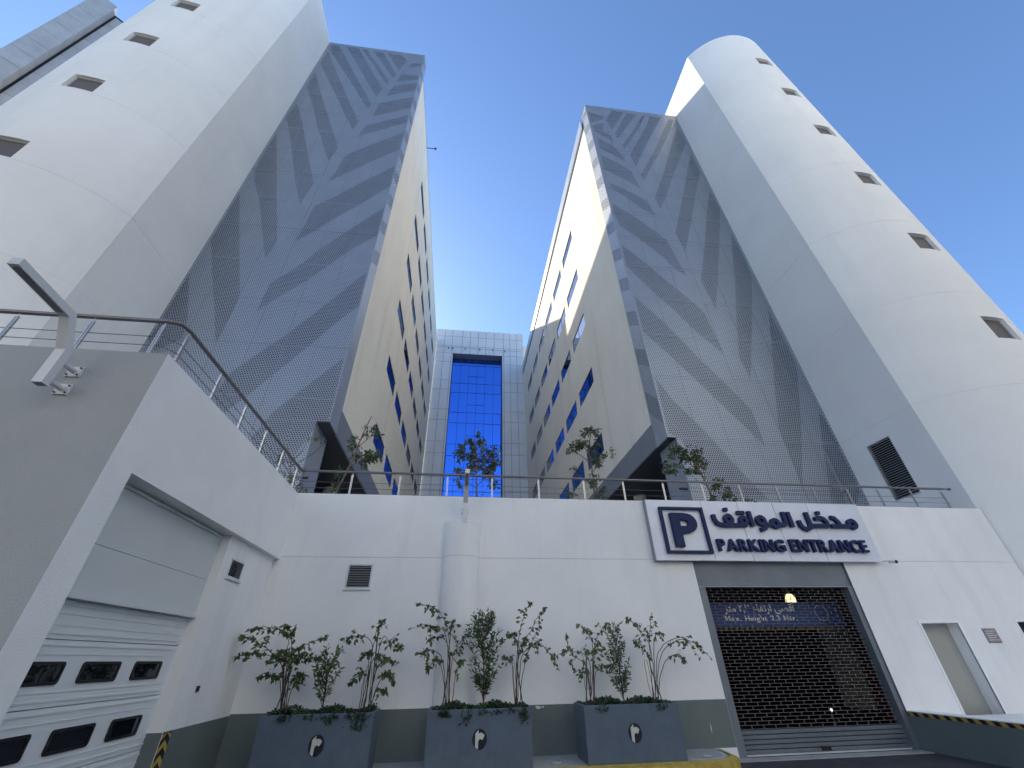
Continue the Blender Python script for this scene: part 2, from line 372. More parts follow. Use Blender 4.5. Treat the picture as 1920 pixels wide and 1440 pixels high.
# two recessed doors on the raised walk
for x0, x1, zt, m_ in ((10.42, 11.36, 2.13, 'door_tan'), (12.93, 13.75, 2.14, 'win_frame')):
    dr = MB().box(x0, x1, YW + 0.26, YW + 0.30, 0.45, zt).build('door', m_, wall)
    f = MB()
    f.box(x0 - .05, x0, YW - .015, YW + .02, .45, zt + .05); f.box(x1, x1 + .05, YW - .015, YW + .02, .45, zt + .05); f.box(x0, x1, YW - .015, YW + .02, zt, zt + .05)
    f.build('door_frame', 'rough_white', wall)
# low wall with hazard tape and the raised walk behind it
low = thing('low_wall', 'low grey green ramp wall edged with black and yellow hazard tape', 'wall', (9.2, 7.5, 0))
MB().box(9.13, 9.40, 3.0, YW - 0.004, 0.0, 0.60).build('wall_body', 'dado', low)
MB().box(9.125, 9.405, 3.0, YW - 0.004, 0.60, 0.615).build('wall_cap', 'rough_white', low)
y = 3.0; i = 0
while y < YW - 0.02:
    y1 = min(y + 0.105, YW - 0.006)
    z0, z1, sh = 0.535, 0.598, 0.05
    MB().prism([(y, z0), (y1, z0), (min(y1 + sh, YW - .006), z1), (min(y + sh, YW - .006), z1)], lambda a, b, d: (9.13 - d, a, b), 0.001, 0.004).build('stripe', 'ochre' if i % 2 else 'black', low)
    y = y1; i += 1
rw = MB(); rw.box(9.405, 20.0, 3.0, YW - 0.006, 0.0, 0.50); rw.build('raised_walk', 'white', kind='structure')
# plaque, bullet camera, switch
pq = thing('wall_plaque', 'small tarnished metal plaque between the two recessed doors', 'plaque', (12.06, YW, 1.73))
MB().box(11.90, 12.24, YW - 0.012, YW - 0.001, 1.73, 2.01).build('plate', 'plaque', pq)
for i in range(5): MB().box(11.94, 12.20 - 0.05 * (i % 2), YW - 0.015, YW - 0.0125, 1.78 + i * .043, 1.795 + i * .043).build('text_line', 'lamp_paint', pq)
cm = thing('security_camera', 'tiny black bullet camera on a white arm beside the parking sign', 'camera', (10.2, 9.5, 3.39))
MB().tube([(10.02, 9.47, 3.415), (10.15, 9.40, 3.41), (10.24, 9.33, 3.395)], 0.018).build('arm', 'lamp_paint', cm)
MB().tube([(10.22, 9.42, 3.40), (10.27, 9.30, 3.375)], 0.035, 12).build('housing', 'lamp_paint', cm)
MB().tube([(10.272, 9.295, 3.374), (10.282, 9.27, 3.369)], 0.037, 12).build('lens_hood', 'black', cm)

# ================================================================== GARAGE BLOCK (left)
gb = thing('garage_block', 'low white garage block with warm grey end wall and deep roller bay', 'building', (-6, 6, 0))
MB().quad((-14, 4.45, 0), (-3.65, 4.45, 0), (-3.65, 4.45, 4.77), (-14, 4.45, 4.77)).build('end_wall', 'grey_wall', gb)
g = facade([4.45, 9.565], [0, 4.77], [(4.82, 9.60, -1, 3.385, 0.33, None)], lambda y, z, d: (-3.65 - d, y, z))
g.quad((-14, 4.45, 4.77), (-3.65, 4.45, 4.77), (-3.65, 4.62, 4.77), (-14, 4.62, 4.77))
g.quad((-3.87, 4.62, 4.77), (-3.65, 4.62, 4.77), (-3.65, 9.565, 4.77), (-3.87, 9.565, 4.77))
g.quad((-3.87, 4.62, 4.3), (-3.87, 9.8, 4.3), (-3.87, 9.8, 4.77), (-3.87, 4.62, 4.77))
g.quad((-14, 4.62, 4.3), (-3.87, 4.62, 4.3), (-3.87, 4.62, 4.77), (-14, 4.62, 4.77))
g.build('side_wall', 'rough_white', gb)
LW = lambda y, z, d: (-3.76 - d, y, z)
g = facade([7.60, 9.60], [0, 3.385], [(7.88, 8.32, 2.82, 3.06, 0.09, 1)], LW)
g.quad((-3.76, 7.60, 0), (-3.76, 7.60, 3.385), (-4.02, 7.60, 3.385), (-4.02, 7.60, 0))
g.build('bay_wall', ['white', 'dark'], gb)
MB().quad((-3.765, 7.598, 0), (-3.765, 7.598, 0.86), (-4.02, 7.598, 0.86), (-4.02, 7.598, 0)).build('jamb_paint', 'dado', gb)
MB().quad((-3.756, 7.60, 0), (-3.756, 9.56, 0), (-3.756, 9.56, 0.865), (-3.756, 7.60, 0.865)).build('dado', 'dado', gb)
louver(gb, 7.88, 8.32, 2.82, 3.06, LW, 9)
MB().box(-3.757, -3.735, 8.09, 8.15, 1.27, 1.34).build('switch_box', 'black', gb)
cg = thing('corner_guard', 'black and yellow chevron corner guard at the garage bay', 'corner guard', (-3.75, 7.7, 0))
MB().quad((-3.7535, 7.602, 0.02), (-3.7535, 7.80, 0.02), (-3.7535, 7.80, 0.858), (-3.7535, 7.602, 0.858)).build('backing', 'black', cg)
for k in range(6):
    z0 = 0.03 + k * 0.15
    z1 = min(z0 + 0.07, 0.83)
    MB().prism([(7.602, z0), (7.70, min(z0 + .075, .856)), (7.80, z0), (7.80, z1), (7.70, min(z1 + .075, .856)), (7.602, z1)], lambda a, b, d: (-3.753 + d, a, b), 0.0, 0.003).build('chevron', 'yellow', cg)
# garage door
gd = thing('garage_door', 'pale sectional garage door with rows of small dark rounded windows', 'garage door', (-3.95, 6.2, 0))
MB().box(-3.96, -3.90, 4.82, 7.60, 2.71, 3.384).build('upper_panel', 'garage', gd)
MB().box(-3.96, -3.903, 4.82, 7.60, 2.22, 2.705).build('upper_panel', 'garage', gd)
MB().box(-3.96, -3.86, 4.82, 7.60, 2.185, 2.22).build('lip', 'lamp_paint', gd)
MB().tube([(-3.885, 4.9, 3.345), (-3.885, 7.58, 3.345)], 0.018).build('pipe', 'garage', gd)
MB().box(-3.96, -3.895, 7.56, 7.598, 2.22, 3.384).build('side_trim', 'lamp_paint', gd)
secs = [(0.0, 0.135), (0.135, 0.70), (0.70, 1.27), (1.27, 1.836), (1.836, 2.185)]
def rrect(y0, y1, z0, z1, r, n=5):
    pts = []
    for cy, cz, a0 in ((y1 - r, z1 - r, 0), (y0 + r, z1 - r, 90), (y0 + r, z0 + r, 180), (y1 - r, z0 + r, 270)):
        for k in range(n + 1): a = R(a0 + 90 * k / n); pts.append((cy + r * math.cos(a), cz + r * math.sin(a)))
    return pts
DX = lambda y, z, d: (-3.96 + d, y, z)
wins = [(6.765, 7.345), (5.885, 6.500), (5.02, 5.64)]
for i, (a, b) in enumerate(secs):
    m = MB(); m.box(-4.02, -3.962, 4.82, 7.60, a + 0.004, b - 0.004)
    if b - a > 0.3:
        for zz in (a + .045, b - .055): m.box(-3.962, -3.953, 4.82, 7.60, zz, zz + .018)
        m.box(-3.962, -3.956, 4.82, 7.60, a + .12, a + .13); m.box(-3.962, -3.956, 4.82, 7.60, b - .13, b - .12)
    s = m.build('section', 'garage_low', gd)
    if i in (1, 2, 3):
        z0, z1 = {3: (1.455, 1.650), 2: (0.872, 1.078), 1: (0.30, 0.505)}[i]
        for y0, y1 in wins:
            q = MB(); o_, n_ = rrect(y0, y1, z0, z1, .035), rrect(y0 + .028, y1 - .028, z0 + .028, z1 - .028, .02)
            k = len(o_)
            q.add([DX(*t, .012) for t in o_] + [DX(*t, .012) for t in n_] + [DX(*t, -.001) for t in o_] + [DX(*t, .002) for t in n_],
                  [(j, (j + 1) % k, k + (j + 1) % k, k + j) for j in range(k)] + [(j, 2 * k + j, 2 * k + (j + 1) % k, (j + 1) % k) for j in range(k)] +
                  [(k + j, k + (j + 1) % k, 3 * k + (j + 1) % k, 3 * k + j) for j in range(k)])
            q.add([DX(*t, .003) for t in n_], (tuple(range(k)),), 1)
            q.build('window', ['rubber', 'door_glass'], s)

# ================================================================== STAIR TOWERS
def tower(label, cx, cy, r, xf, sgn, ztop, wz, wang, joints, vent):
    """D-shaped tower: flat face at x = xf, round front bulging to the street; sgn +1 right one, -1 left one"""
    t = thing('stair_tower', label, 'tower', (cx, cy, 0), 'round stair towers')
    yf = cy - math.sqrt(r * r - (xf - cx) ** 2)
    a0 = math.atan2(yf - cy, xf - cx)
    a1 = -a0 if sgn > 0 else -2 * math.pi - a0
    fn = lambda a, z, d: (cx + (r - d) * math.cos(a), cy + (r - d) * math.sin(a), z)
    hw = 0.47 / r
    A, B = (a0, a1) if a0 < a1 else (a1, a0)
    wa = R(wang)
    hs = [(wa - hw, wa + hw, z - 0.46, z + 0.46, 0.14, None) for z in wz]
    js = [(-20, 20, z - .005, z + .005, 0.008, 1) for z in joints if all(abs(z - q) > .47 for q in wz)]
    m = facade(lin(A, B, 72), [0, ztop], hs + js, fn, smooth=True, reveal_mi=0)
    n = [fn(a, ztop, 0) for a in lin(A, B, 72)]
    m.add(n, (tuple(range(len(n))),))
    m.build('round_wall', ['tower', 'joint'], t)
    # flat side
    ff = lambda y, z, d: (xf + sgn * d, y, z)
    hh = [(-20, 60, z - .005, z + .005, 0.008, 1) for z in joints]
    if vent: hh = [h for h in hh if not (vent[2] - .3 < h[2] < vent[3] + .3)] + [vent + (0.12, 2)]
    m = facade([yf, 17.0], [0, ztop], hh, ff)
    bk = 2 * cy - yf
    m.quad((xf, bk, ztop), (xf, 17, ztop), (cx, 17, ztop), (cx, bk, ztop)); m.quad((cx, bk, 0), (cx, 17, 0), (cx, 17, ztop), (cx, bk, ztop)); m.quad((xf, 17, 0), (cx, 17, 0), (cx, 17, ztop), (xf, 17, ztop))
    m.build('flat_wall', ['tower', 'joint', 'dark'], t)
    if vent: louver(t, vent[0], vent[1], vent[2], vent[3], ff, 26, ledge=False, depth=.08)
    for z in wz:
        q = MB(); aa = [wa - hw * .995, wa + hw * .995]
        P4 = [fn(aa[0], z - .458, .12), fn(aa[1], z - .458, .12), fn(aa[1], z + .458, .12), fn(aa[0], z + .458, .12)]
        q.add(P4, ((0, 1, 2, 3),))
        wi = q.build('window', 'mesh_pane', t)
        fq = MB()
        for (u0, u1, v0, v1) in ((-1, 1, -1, -.93), (-1, 1, .93, 1), (-1, -.93, -.93, .93), (.93, 1, -.93, .93)):
            fq.prism([(wa + hw * u0 * .99, z + .455 * v0), (wa + hw * u1 * .99, z + .455 * v0), (wa + hw * u1 * .99, z + .455 * v1), (wa + hw * u0 * .99, z + .455 * v1)], fn, .085, .118)
        fq.build('window_frame', 'reveal', wi)
    return t
tower('tall round fronted white stair tower right of the parking sign', 16.85, 11.65, 3.55, 13.93, 1, 36.08,
      [10.25, 14.6, 18.93, 23.25, 27.56, 31.8], -87.4, [8.08, 11.84, 15.85, 20.1], (10.76, 11.60, 5.66, 7.54))
tower('tall round fronted white stair tower behind the garage block', -14.3, 11.38, 3.55, -11.22, -1, 39.05,
      [10.1, 14.35, 18.65, 22.85, 27.1, 31.4, 35.7], -84.0, [10.6, 13.85, 18.12, 22.35, 26.6], None)
an = thing('roof_beacon', 'tiny dark beacon on top of the right stair tower', 'beacon', (17.19, 8.2, 36.08))
MB().tube([(17.19, 8.22, 36.08), (17.19, 8.22, 36.2)], 0.03).build('stem', 'bolt', an); MB().tube([(17.19, 8.22, 36.2), (17.19, 8.22, 36.32)], 0.07).build('lens', 'bolt', an)

# ================================================================== PERFORATED SCREENS
BARS_L=[[(-7.04,38.46),(-6.02,38.35),(-5.55,37.51),(-5.9,35.75)],[(-8.08,38.46),(-7.39,38.43),(-6.02,35.17),(-6.02,34.81),(-6.11,34.43)],[(-8.86,38.55),(-8.53,38.53),(-6.29,33.86),(-6.27,33.25),(-6.54,33.67),(-7.83,36.48)],[(-9.95,38.56),(-9.12,38.59),(-6.51,32.57),(-6.69,31.41),(-6.8,31.54),(-8.95,36.34)],[(-11.1,38.41),(-10.48,38.57),(-6.82,30.32),(-6.92,29.66),(-7.23,30.21),(-8.83,33.52),(-10.08,35.96),(-10.96,37.58)],[(-11.01,35.27),(-10.98,37.44),(-10.08,35.1),(-8.92,32.17),(-7.84,29.56),(-7.17,27.99),(-7.32,27.0),(-7.91,28.25),(-8.97,30.71),(-10.02,33.03)],[(-10.97,31.56),(-10.98,33.75),(-10.07,31.21),(-8.99,28.33),(-8.15,26.14),(-7.68,24.9),(-7.86,23.45),(-8.97,26.24),(-8.98,26.19),(-10.13,29.51)],[(-10.93,29.22),(-10.04,26.94),(-9.22,24.55),(-8.1,21.35),(-8.29,19.54),(-9.02,21.54),(-10.15,24.96),(-10.84,26.93),(-11.09,27.38)],[(-11.07,25.65),(-10.22,22.69),(-9.31,19.53),(-8.51,16.79),(-8.67,15.66),(-9.2,17.1),(-10.1,19.59),(-10.78,21.07),(-11.05,22.17)],[(-11.1,19.99),(-10.18,17.17),(-8.99,13.63),(-8.9,13.16),(-8.96,11.08),(-9.51,12.52),(-10.35,14.6),(-11.1,16.56)],[(-11.15,14.47),(-10.29,12.15),(-10.11,11.18),(-10.81,10.58),(-11.27,11.19),(-11.3,12.0),(-11.3,13.63)],[(-5.19,37.24),(-4.5,37.48),(-4.48,37.03),(-5.31,36.32)],[(-5.63,35.17),(-4.47,35.3),(-4.47,34.65),(-5.84,33.88)],[(-5.91,33.19),(-4.47,34.19),(-4.46,33.01),(-6.12,31.68)],[(-6.36,30.6),(-4.47,32.05),(-4.44,30.48),(-6.54,28.78)],[(-6.67,27.63),(-4.48,29.5),(-4.49,28.53),(-6.93,26.3)],[(-6.6,24.91),(-4.46,27.37),(-4.48,25.42),(-5.55,24.14),(-7.5,21.57),(-7.31,22.48),(-7.18,24.05),(-7.02,24.34)],[(-4.47,23.69),(-4.49,21.72),(-5.59,20.09),(-6.75,18.46),(-7.08,17.84),(-7.82,16.89),(-7.7,18.11),(-7.63,19.55),(-6.91,20.42),(-5.58,22.27)],[(-4.46,20.02),(-4.48,17.78),(-5.41,16.68),(-6.73,14.56),(-7.69,13.33),(-8.09,12.71),(-8.09,13.45),(-8.05,14.29),(-7.31,15.27),(-6.72,16.5),(-5.62,18.2)],[(-4.5,15.36),(-4.47,13.38),(-5.13,12.38),(-5.92,11.07),(-6.78,9.72),(-7.22,9.0),(-7.78,8.23),(-8.29,8.94),(-8.05,9.89),(-7.62,10.5),(-6.72,11.7),(-5.57,13.55)],[(-4.51,10.78),(-4.43,8.22),(-4.9,7.75),(-5.21,6.82),(-5.8,6.4),(-6.65,7.46),(-6.27,8.4),(-5.66,9.24)]]
BARS_R=[[(9.11,33.75),(9.93,33.66),(8.66,30.8),(8.44,32.14)],[(10.13,33.56),(10.84,33.54),(8.87,29.7),(8.82,30.39),(9.3,31.6)],[(11.34,33.57),(11.53,33.67),(10.79,31.78),(9.09,28.4),(9.06,28.98),(9.47,29.67),(10.51,31.81)],[(11.84,33.6),(12.69,33.62),(11.91,31.87),(10.7,29.26),(9.51,26.52),(9.35,27.65),(9.67,28.53),(10.58,30.45),(11.54,32.64)],[(13.28,33.57),(13.68,33.37),(11.77,29.16),(9.7,24.96),(9.6,25.51),(10.55,27.43),(11.65,29.82)],[(13.63,32.38),(13.72,30.29),(11.68,25.76),(10.6,23.22),(10.1,22.23),(9.98,23.24),(11.03,25.71),(12.63,29.87)],[(13.68,28.82),(13.72,26.72),(13.44,25.99),(12.74,24.26),(11.72,21.46),(10.63,18.69),(10.45,20.11),(10.71,20.86),(11.72,23.5),(12.61,26.02)],[(13.71,24.61),(13.8,22.79),(12.77,19.68),(11.66,16.41),(11.05,14.68),(10.87,16.6),(11.74,19.0),(12.83,22.24)],[(13.75,20.59),(13.81,18.62),(13.7,17.14),(12.47,13.75),(11.36,10.87),(11.24,11.98),(11.92,14.3),(12.77,17.03),(12.76,17.12)],[(13.69,14.84),(13.73,13.74),(13.74,11.74),(13.54,11.1),(12.75,8.97),(11.64,6.28),(11.67,7.31),(11.69,8.64),(12.23,10.39),(12.91,12.39)],[(13.71,9.41),(13.82,9.19),(13.93,7.69),(13.91,6.47),(13.49,5.87),(12.51,5.85),(13.02,7.41),(13.44,8.72)],[(7.33,33.02),(8.28,32.68),(8.32,32.3),(7.3,31.48)],[(7.35,31.12),(8.21,31.71),(7.98,30.55),(8.48,29.96),(8.54,29.2),(7.6,30.1),(7.34,30.3)],[(7.48,29.55),(8.52,28.52),(8.78,27.69),(8.96,26.87),(8.27,27.5),(7.43,28.2)],[(7.4,27.39),(8.42,26.6),(9.09,25.84),(9.32,24.06),(8.74,24.64),(8.36,24.98),(7.38,25.72)],[(7.48,24.33),(8.34,23.81),(9.49,22.87),(9.68,21.51),(8.99,22.08),(8.29,22.99),(7.54,23.75)],[(7.36,22.27),(8.37,21.3),(9.48,19.97),(9.82,19.47),(10.21,16.82),(9.79,17.19),(9.44,17.87),(8.36,19.33),(7.47,20.37),(7.31,21.36)],[(7.29,18.79),(8.26,17.54),(8.9,16.61),(9.8,15.41),(10.41,14.46),(10.55,13.07),(10.61,12.09),(9.76,13.17),(8.95,14.5),(8.35,15.38),(7.7,16.42),(7.27,17.18)],[(7.28,15.14),(8.37,13.62),(9.38,11.84),(10.12,10.69),(10.87,9.43),(10.87,7.85),(10.54,8.38),(9.92,9.27),(8.94,10.73),(8.23,11.75),(7.26,13.06)],[(7.29,10.69),(7.77,9.66),(8.66,8.45),(9.48,7.04),(10.23,5.89),(8.33,5.8),(7.91,6.99),(7.7,8.0),(7.25,8.28)]]
YS = 12.53
def sheet_panel(name, u0, u1, v0, v1, bars, fn, mats, parent, border=0.007, gap=0.0025, lip=0.04):
    """one panel: solid rim with folded edge, inside cut into small-hole and large-hole fields along the leaf outline"""
    a, b, c, d = u0 + gap, u1 - gap, v0 + gap, v1 - gap
    bb = min(border, (b - a) / 4)
    ia, ib, ic, id_ = a + bb, b - bb, c + bb, d - bb
    m = MB(); m.weld = True
    O = [(a, c), (b, c), (b, d), (a, d)]; I = [(ia, ic), (ib, ic), (ib, id_), (ia, id_)]
    m.add([fn(*q, 0) for q in O] + [fn(*q, 0) for q in I] + [fn(*q, lip) for q in O], [(j, (j + 1) % 4, 4 + (j + 1) % 4, 4 + j) for j in range(4)] + [(j, 8 + j, 8 + (j + 1) % 4, (j + 1) % 4) for j in range(4)], 2)
    hit = [p for p in bars if max(q[0] for q in p) > ia and min(q[0] for q in p) < ib and max(q[1] for q in p) > ic and min(q[1] for q in p) < id_]
    if not hit:
        m.add([fn(*q, 0) for q in I], ((0, 1, 2, 3),), 0)
    else:
        vs = [Vector(q) for q in I]; fs = [[0, 1, 2, 3]]
        for p in hit:
            if sum(p[q - 1][0] * p[q][1] - p[q][0] * p[q - 1][1] for q in range(len(p))) < 0: p = p[::-1]
            k = len(vs); vs += [Vector(q) for q in p]; fs.append(list(range(k, k + len(p))))
        ov, oe, of, _, _, src = delaunay_2d_cdt(vs, [], fs, 1, 1e-5)
        vv = [fn(q.x, q.y, 0) for q in ov]; f0 = []; f1 = []
        for f, s in zip(of, src):
            if 0 not in s: continue
            (f1 if len(s) > 1 else f0).append(tuple(f))
        k0 = len(m.v); m.add(vv, f0, 0)
        for f in f1: m.f.append(tuple(q + k0 for q in f)); m.mi.append(1); m.sm.append(False)
    return m.build(name, mats, parent)
def screen(label, cols, rows, bars, xe, xcut, zcut, sgn, ztop, side_rows):
    """sgn: +1 the alley is on the right of the screen, -1 on its left. xe alley edge, xcut where the foot is set back"""
    t = thing('perforated_screen', label, 'metal screen', ((cols[0] + cols[-1]) / 2, YS, 4.4), 'perforated leaf screens')
    fn = lambda x, z, d: (x, YS + d, z)
    for j in range(len(rows) - 1):
        for i in range(len(cols) - 1):
            x0, x1 = cols[i], cols[i + 1]
            if rows[j + 1] <= zcut + .01:
                if sgn > 0: x1 = min(x1, xcut)
                else: x0 = max(x0, xcut)
                if x1 - x0 < .1: continue
            sheet_panel('panel', x0, x1, rows[j], rows[j + 1], bars, fn, ['perf_small', 'perf_big', 'rim'], t)
    fs = lambda y, z, d: (xe - sgn * d, y, z)
    sr = [zcut] + [r for r in rows if r > zcut + .3]
    for j in range(len(sr) - 1):
        if sr[j] < side_rows:
            sheet_panel('return_panel', YS, 13.45, sr[j], sr[j + 1], [], fs, ['sheet', 'sheet', 'sheet'], t, gap=.006)
        else:
            z = sr[j]; H = sr[j + 1] - z
            q = [[(YS - .1, z + .15 * H), (13.6, z + .62 * H), (13.6, z + 1.0 * H), (YS - .1, z + .55 * H)]]
            sheet_panel('return_panel', YS, 13.45, sr[j], sr[j + 1], q, fs, ['perf_side', 'perf_side_big', 'sheet'], t, gap=.006)
    # set-back foot return
    MB().quad((xcut, YS, 4.4), (xcut, 13.9, 4.4), (xcut, 13.9, zcut), (xcut, YS, zcut)).build('foot_return', 'perf_side', t)
    # top coping and frame rails behind the sheet
    xa, xb = cols[0], cols[-1]
    MB().box(xa, xb, YS - .01, YS + .16, ztop, ztop + .07).build('coping', 'sheet', t)
    if sgn > 0: MB().box(xe - .16, xe + .01, YS + .16, 13.46, ztop, ztop + .07).build('coping', 'sheet', t)
    else: MB().box(xe - .01, xe + .16, YS + .16, 13.46, ztop, ztop + .07).build('coping', 'sheet', t)
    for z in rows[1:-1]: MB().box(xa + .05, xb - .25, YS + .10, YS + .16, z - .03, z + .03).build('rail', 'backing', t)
    MB().quad((xa + .03, YS + .02, ztop - .012), (xb - .03, YS + .02, ztop - .012), (xb - .03, 13.2, ztop - .012), (xa + .03, 13.2, ztop - .012)).build('cavity_top', 'backing', t)  # cover added to keep skylight out behind the top row
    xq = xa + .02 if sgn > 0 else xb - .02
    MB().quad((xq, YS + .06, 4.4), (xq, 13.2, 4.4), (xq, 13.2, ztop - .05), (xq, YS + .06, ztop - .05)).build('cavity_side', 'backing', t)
rowsL = [4.40, 6.28, 8.17] + [9.015 + 2.185 * k for k in range(14) if 9.015 + 2.185 * k < 37.9] + [38.85]
screen('tall perforated metal screen with leaf pattern beside the left tower', [-11.22, -10.08, -8.95, -7.82, -6.69, -5.56, -4.42], rowsL, BARS_L, -4.42, -4.83, 8.17, 1, 38.85, 15.0)
rowsR = [4.40, 6.25, 8.10] + [10.80 + 2.17 * k for k in range(11) if 10.80 + 2.17 * k < 33.5] + [34.0]
screen('shorter perforated metal screen with leaf pattern beside the right tower', [7.17, 8.36, 9.48, 10.59, 11.69, 12.82, 13.93], rowsR, BARS_R, 7.17, 7.50, 8.10, -1, 34.0, 8.0)

# ================================================================== OFFICE BLOCKS beside the court
def block(label, xw, s, xo, top, rows, wtop, btop):
    """s: +1 block lies left of its court wall (faces right), -1 the other way"""
    t = thing('office_block', label, 'building', ((xw + xo) / 2, 28, 4.4), 'office blocks beside the court')
    fn = lambda y, z, d: (xw - s * d, y, z)
    hs = []; spots = []
    for zr in rows:
        for k in range(6):
            y0 = 18.87 + 3.74 * k
            hs.append((y0, y0 + 3.0, zr, zr + 1.06, 0.08, None)); spots.append((y0, zr))
    m = facade([13.455, 43.4], [9.10, wtop], hs, fn)
    m.build('court_wall', 'cream', t)
    m = MB()
    m.quad((xw, 13.455, top), (xw, 43.4, top), (xo, 43.4, top), (xo, 13.2, top))
    m.quad((xo, 13.2, 0), (xo, 43.4, 0), (xo, 43.4, top), (xo, 13.2, top)); m.quad((xo, 43.4, 0), (xw, 43.4, 0), (xw, 43.4, top), (xo, 43.4, top))
    m.build('roof_and_sides', 'cream', t)
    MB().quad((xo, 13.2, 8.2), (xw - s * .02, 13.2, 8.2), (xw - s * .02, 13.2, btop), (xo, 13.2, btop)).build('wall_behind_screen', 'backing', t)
    # dark room behind the panes
    MB().quad((xw - s * .5, 13.5, 9), (xw - s * .5, 43.3, 9), (xw - s * .5, 43.3, top - .1), (xw - s * .5, 13.5, top - .1)).build('inner_wall', 'dark', t)
    fz = (8.13, 9.098)
    ys = [13.46 + 3.0 * k for k in range(10)] + [43.4]
    for a, b in zip(ys[:-1], ys[1:]):
        MB().prism([(a + .004, fz[0]), (b - .004, fz[0]), (b - .004, fz[1]), (a + .004, fz[1])], fn, -.012, .05).build('fascia_panel', 'fascia', t)
    MB().prism([(YS + .02, 8.13), (43.4, 8.13), (43.4, 8.19), (YS + .02, 8.19)], fn, .052, 7.0).build('soffit', 'soffit', t)
    # set-back ground floor and columns
    gx = xw - s * 3.2
    MB().quad((gx, 13.9, 4.4), (gx, 43.4, 4.4), (gx, 43.4, 8.13), (gx, 13.9, 8.13)).build('ground_floor_glass', 'win_glass', t)
    cx_ = xw - s * .42
    MB().quad((cx_, 13.9, 4.4), (gx, 13.9, 4.4), (gx, 13.9, 8.13), (cx_, 13.9, 8.13)).build('ground_floor_end', 'backing', t)
    ex = xw - s * 6.6
    MB().quad((cx_ - s * .02, 13.21, 4.4), (ex, 13.21, 4.4), (ex, 13.21, 8.2), (cx_ - s * .02, 13.21, 8.2)).build('wall_behind_foot', 'backing', t)
    for k in range(4): MB().tube([(xw - s * 1.5, 19 + 7.4 * k, 4.4), (xw - s * 1.5, 19 + 7.4 * k, 8.13)], .3, 20).build('column', 'cream', t)
    # windows: frame with one mullion, pane
    fm = MB(); F = lambda y, z, d: (-s * d, y, z)
    for (a, b, c, d) in ((0, 3.0, 0, .028), (0, 3.0, 1.032, 1.06), (0, .028, .028, 1.032), (2.972, 3.0, .028, 1.032), (1.49, 1.51, .028, 1.032)):
        fm.prism([(a + .002, c + .002), (b - .002, c + .002), (b - .002, d - .002), (a + .002, d - .002)], F, .03, .07)
    fme = fm.mesh('window', 'win_frame')
    pme = MB().quad(F(.02, .02, .045), F(2.98, .02, .045), F(2.98, 1.04, .045), F(.02, 1.04, .045)).mesh('pane', 'win_glass')
    for y0, z0 in spots:
        o = place('window', fme, t, (xw, y0, z0)); place('pane', pme, o, (xw, y0, z0))
    return t
ob_l = block('cream office block left of the court, taller and fully shaded', -4.42, 1, -17, 37.1, [10.5, 14.82, 19.15, 23.5, 27.9, 32.25], 37.1, 38.84)
ob_r = block('cream office block right of the court with sunlit upper wall', 7.17, -1, 19.5, 33.6, [10.5, 14.76, 19.06, 23.33, 27.66], 32.6, 33.985)
for a in range(15):
    y0 = 13.47 + a * 1.99
    sheet_panel('roof_band_panel', y0, y0 + 1.99, 32.62, 33.85, [], lambda y, z, d: (7.05 + d, y, z), ['perf_side', 'perf_side', 'sheet'], ob_r)
MB().box(7.06, 7.4, 13.47, 43.3, 32.602, 32.618).build('roof_band_ledge', 'sheet', ob_r)
MB().box(-4.60, -4.40, 13.46, 43.4, 37.1, 37.16).build('coping', 'sheet', ob_l)
pl_ = thing('roof_bracket', 'thin dark bracket sticking out from the left office block roof', 'bracket', (-4.4, 18.2, 37))
MB().tube([(-4.6, 18.3, 37.1), (-3.72, 18.3, 37.1)], .035).build('arm', 'bolt', pl_); MB().box(-3.76, -3.62, 18.24, 18.36, 37.02, 37.2).build('head', 'bolt', pl_)

# ================================================================== CENTRE BUILDING at the end of the court
cb = thing('glass_fronted_building', 'grey panel clad building with tall blue glass wall at the court end', 'building', (1.3, 48, 0))
YC = 43.5
m = MB(); x0, x1 = -4.55, 7.25
for a, b, c, d in ((x0, -2.13, 0, 39.28), (4.37, x1, 0, 39.28), (-2.13, 4.37, 35.25, 39.28)): m.quad((a, YC + .08, c), (b, YC + .08, c), (b, YC + .08, d), (a, YC + .08, d))
m.quad((x0, YC + .08, 0), (x0, 56, 0), (x0, 56, 39.28), (x0, YC + .08, 39.28)); m.quad((x1, YC + .08, 0), (x1, 56, 0), (x1, 56, 39.28), (x1, YC + .08, 39.28))
m.quad((x0, YC + .08, 39.28), (x1, YC + .08, 39.28), (x1, 56, 39.28), (x0, 56, 39.28)); m.quad((x0, 56, 0), (x1, 56, 0), (x1, 56, 39.28), (x0, 56, 39.28))
m.build('wall_core', 'alu_gap', cb)
def cpanel(a, b, c, d):
    MB().box(a + .02, b - .02, YC, YC + .06, c + .02, d - .02).build('facade_panel', 'alu', cb)
xs = [-4.55, -3.36, -2.33, -1.01, 0.05, 1.12, 2.17, 3.29, 4.55, 5.43, 6.32, 7.25]
for c, d in ((38.1, 39.3), (36.5, 38.1), (35.25, 36.5)):
    for a, b in zip(xs[:-1], xs[1:]): cpanel(a, b, c, d)
zs = [35.25, 33.83, 31.0, 29.55, 26.73, 25.28, 22.48, 21.04, 18.2, 16.8, 13.95, 12.5, 9.7, 8.3, 4.4]
for d, c in zip(zs[:-1], zs[1:]):
    for a, b in ((-4.55, -3.36), (-3.36, -2.36), (-2.36, -2.13), (4.37, 4.60), (4.60, 5.43), (5.43, 6.32), (6.32, 7.25)): cpanel(a, b, c, d)
